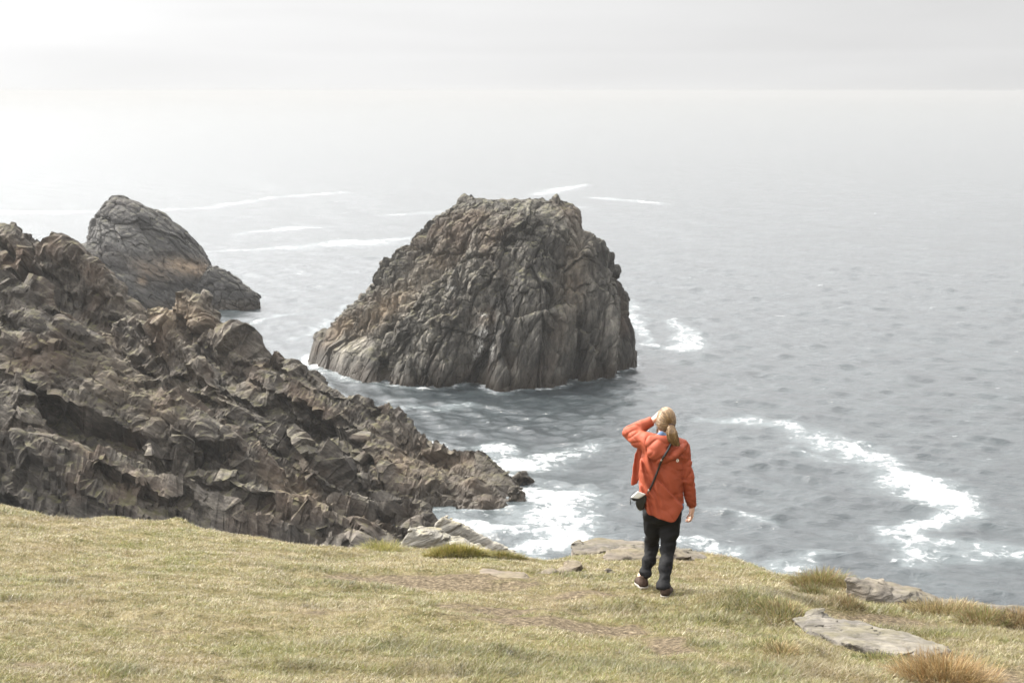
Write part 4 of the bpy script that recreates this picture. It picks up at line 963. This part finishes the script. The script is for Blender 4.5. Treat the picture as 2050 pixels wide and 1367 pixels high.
for i in range(1500):
    u = hrng.normal(size=3); u /= np.linalg.norm(u)
    if u[1] > .62 and u[2] < .55: continue              # face stays clear
    if u[2] < -.62: continue
    st = hc + u * hr; ks = (knot - hc); ku = ks / hr; ku /= np.linalg.norm(ku)
    P = []
    for tq in np.linspace(0, 1, 9):
        om = math.acos(np.clip(u @ ku, -1, 1)) + 1e-6
        d_ = (math.sin((1 - tq) * om) * u + math.sin(tq * om) * ku) / math.sin(om)
        lift = 1 + .012 * hrng.normal() * math.sin(math.pi * tq) + .015 * (1 - tq)
        P.append(hc + d_ * hr * lift * (1 - .04 * tq))
    cap.append((P, hrng.uniform(.0022, .0048), hcol()))
hair = fan_hair('hair', cap, M['hair'], body)
tail = []
mid = [knot + np.array((.0, -.02, -.0)), Lc(440, 260, -.15), Lc(448, 300, -.15), Lc(468, 335, -.135)]
rad = [.016, .042, .045, .026]
for i in range(420):
    a_ = hrng.rand() * 6.283; r_ = math.sqrt(hrng.rand()); ln = hrng.uniform(.82, 1.08); P = []
    for tq in np.linspace(0, 1, 10):
        q = min(tq * ln, 1.05) * 3; j = min(int(q), 2); fq = q - j
        c_ = mid[j] * (1 - fq) + mid[j + 1] * fq; rd = rad[j] * (1 - min(fq, 1)) + rad[j + 1] * min(fq, 1)
        P.append(c_ + np.array((math.cos(a_) * r_ * rd * 1.05 + .006 * math.sin(tq * 5 + i), math.sin(a_) * r_ * rd * .7, .004 * hrng.normal())))
    tail.append((P, hrng.uniform(.0022, .0042), hcol()))
fan_hair('ponytail', tail, M['hair'], hair)
loose = []
for i in range(14):
    x0 = Lc(350 + hrng.normal() * 4, 180 + hrng.rand() * 30, .06 + hrng.rand() * .03); x1 = Lc(344 + hrng.normal() * 4, 250 + hrng.rand() * 45, .05 + hrng.rand() * .02)
    loose.append(([x0 * (1 - q) + x1 * q + np.array((.012 * math.sin(q * 3), 0, 0)) for q in np.linspace(0, 1, 6)], .0014, hcol()))
fan_hair('loose_strand', loose, M['hair'], hair)
tt_ = SDF(knot - .08, knot + .08, .004)
for i in range(14):
    a0, a1 = i / 14 * 6.283, (i + 1) / 14 * 6.283; cc_ = knot + np.array((.003, -.012, -.004))
    tt_.cap(cc_ + np.array((.024 * math.cos(a0), -.006 + .004 * math.sin(a0), .016 * math.sin(a0))), cc_ + np.array((.024 * math.cos(a1), -.006 + .004 * math.sin(a1), .016 * math.sin(a1))), .006, .006, .002)
tt_.mesh('hair_tie', M['tie'], hair)
# --- shoes
def shoe(ft, yaw, name):
    s = SDF((-.12, -.12, -.03), (.12, .27, .18), .005)
    s.cap((0, -.02, .05), (0, .15, .038), .042, .042, .02); s.cap((0, -.03, .05), (0, -.02, .10), .040, .038, .02); s.ell((0, .06, .055), (.042, .10, .045), .02); s.ell((0, .17, .035), (.045, .05, .03), .02)
    Gs = np.stack(np.meshgrid(*s.ax, indexing='ij'), -1); s.f = np.maximum(s.f, np.maximum(.022 - Gs[..., 2], Gs[..., 2] - .115)).astype(np.float32)
    s.disp(lambda P, v: .0025 * fbm(P * 30, 2)); up = s.mesh(name, M['shoe'], walker, it=1)
    q = SDF((-.12, -.12, -.03), (.12, .27, .08), .005); q.cap((0, -.025, .02), (0, .16, .02), .046, .050, .01)
    Gs = np.stack(np.meshgrid(*q.ax, indexing='ij'), -1); zt_ = .022 + .006 * np.sin(Gs[..., 1] * 45); q.f = np.maximum(q.f, np.maximum(-Gs[..., 2], Gs[..., 2] - zt_)).astype(np.float32)
    so = q.mesh('sole', M['sole'], up, it=1)
    up.location = ft; up.rotation_euler = (R(-9), 0, yaw); return up
shoe(tuple(ftR + np.array((.012, -.02, -.006))), R(-14), 'shoe'); shoe(tuple(ftL + np.array((-.01, -.02, -.006))), R(6), 'shoe')

# ------------------------------------------------------------------ the shoulder bag
B0 = Lc(240, 680, -.11)
bag = empty('shoulder_bag', O + Vector(B0)); tag(bag, 'small black shoulder bag with a pale flap worn across the orange jacket', 'bag')
def reb(o, parent):
    o.data.transform(Matrix.Translation(-Vector(B0))); o.parent = parent; return o
bb_ = reb(prism([(214, 668), (262, 640), (292, 634), (290, 690), (272, 734), (246, 741), (224, 722)], -.17, -.05, rnd=.02, disp=lambda P, v: .004 * fbm(P * 20, 2), name='bag_body', mat=M['leather']), bag)
reb(prism([(186, 655), (232, 614), (262, 630), (288, 634), (244, 662), (212, 674)], -.178, -.045, rnd=.008, name='flap', mat=M['pale']), bag)
reb(prism([(186, 655), (212, 673), (244, 661), (244, 665), (212, 678), (186, 660)], -.180, -.172, h=.003, rnd=.002, name='flap_edge', mat=M['leather']), bag)
reb(prism([(184, 658), (189, 658), (190, 690), (194, 703), (187, 700)], -.175, -.165, h=.003, rnd=.003, name='tassel', mat=M['leather']), bag)
# strap: a flat band lying on the jacket from the right of the neck down to the bag
sv, sf = [], []
path = [(436, 328), (428, 345), (416, 368), (400, 395), (384, 420), (368, 455), (352, 500), (336, 540), (320, 580), (306, 606), (294, 630)]
Hf = hd_.f
def surf_y(zx, zy):
    for k in np.arange(-.36, .3, .003):
        p = Lc(zx, zy, k)
        for S_, F_ in ((J, Jf), (hd_, Hf)):
            i = np.round((p - S_.lo) / S_.h).astype(int)
            if (i >= 0).all() and (i < np.array(F_.shape)).all() and F_[tuple(i)] < .003: return k
    return -.12
ysm = np.array([surf_y(a, c_) for a, c_ in path]); ysm = np.minimum(ysm, np.convolve(np.pad(ysm, 1, 'edge'), [.25, .5, .25], 'valid'))
for (a, c_), yy in zip(path, ysm):
    nx_, ny_ = .92, .36
    for sgn in (-1, 1):
        for dd_ in (.012, .003):
            sv.append(Lc(a + sgn * 6.5 * nx_, c_ + sgn * 6.5 * ny_, yy - dd_) - B0)
for i in range(len(path) - 1):
    k = i * 4
    for (p_, q_) in ((0, 1), (1, 3), (3, 2), (2, 0)): sf.append((k + p_, k + q_, k + 4 + q_, k + 4 + p_))
mesh_np('strap', np.array(sv), [np.array(sf)], M['leather'], True, bag)
for (a, c_) in ((377, 430), (300, 612)):
    yy = surf_y(a, c_); o = disc(Lc(a, c_, yy - .016) - B0, .0075, .005, M['metal'], 'buckle', bag, ring=.0045)
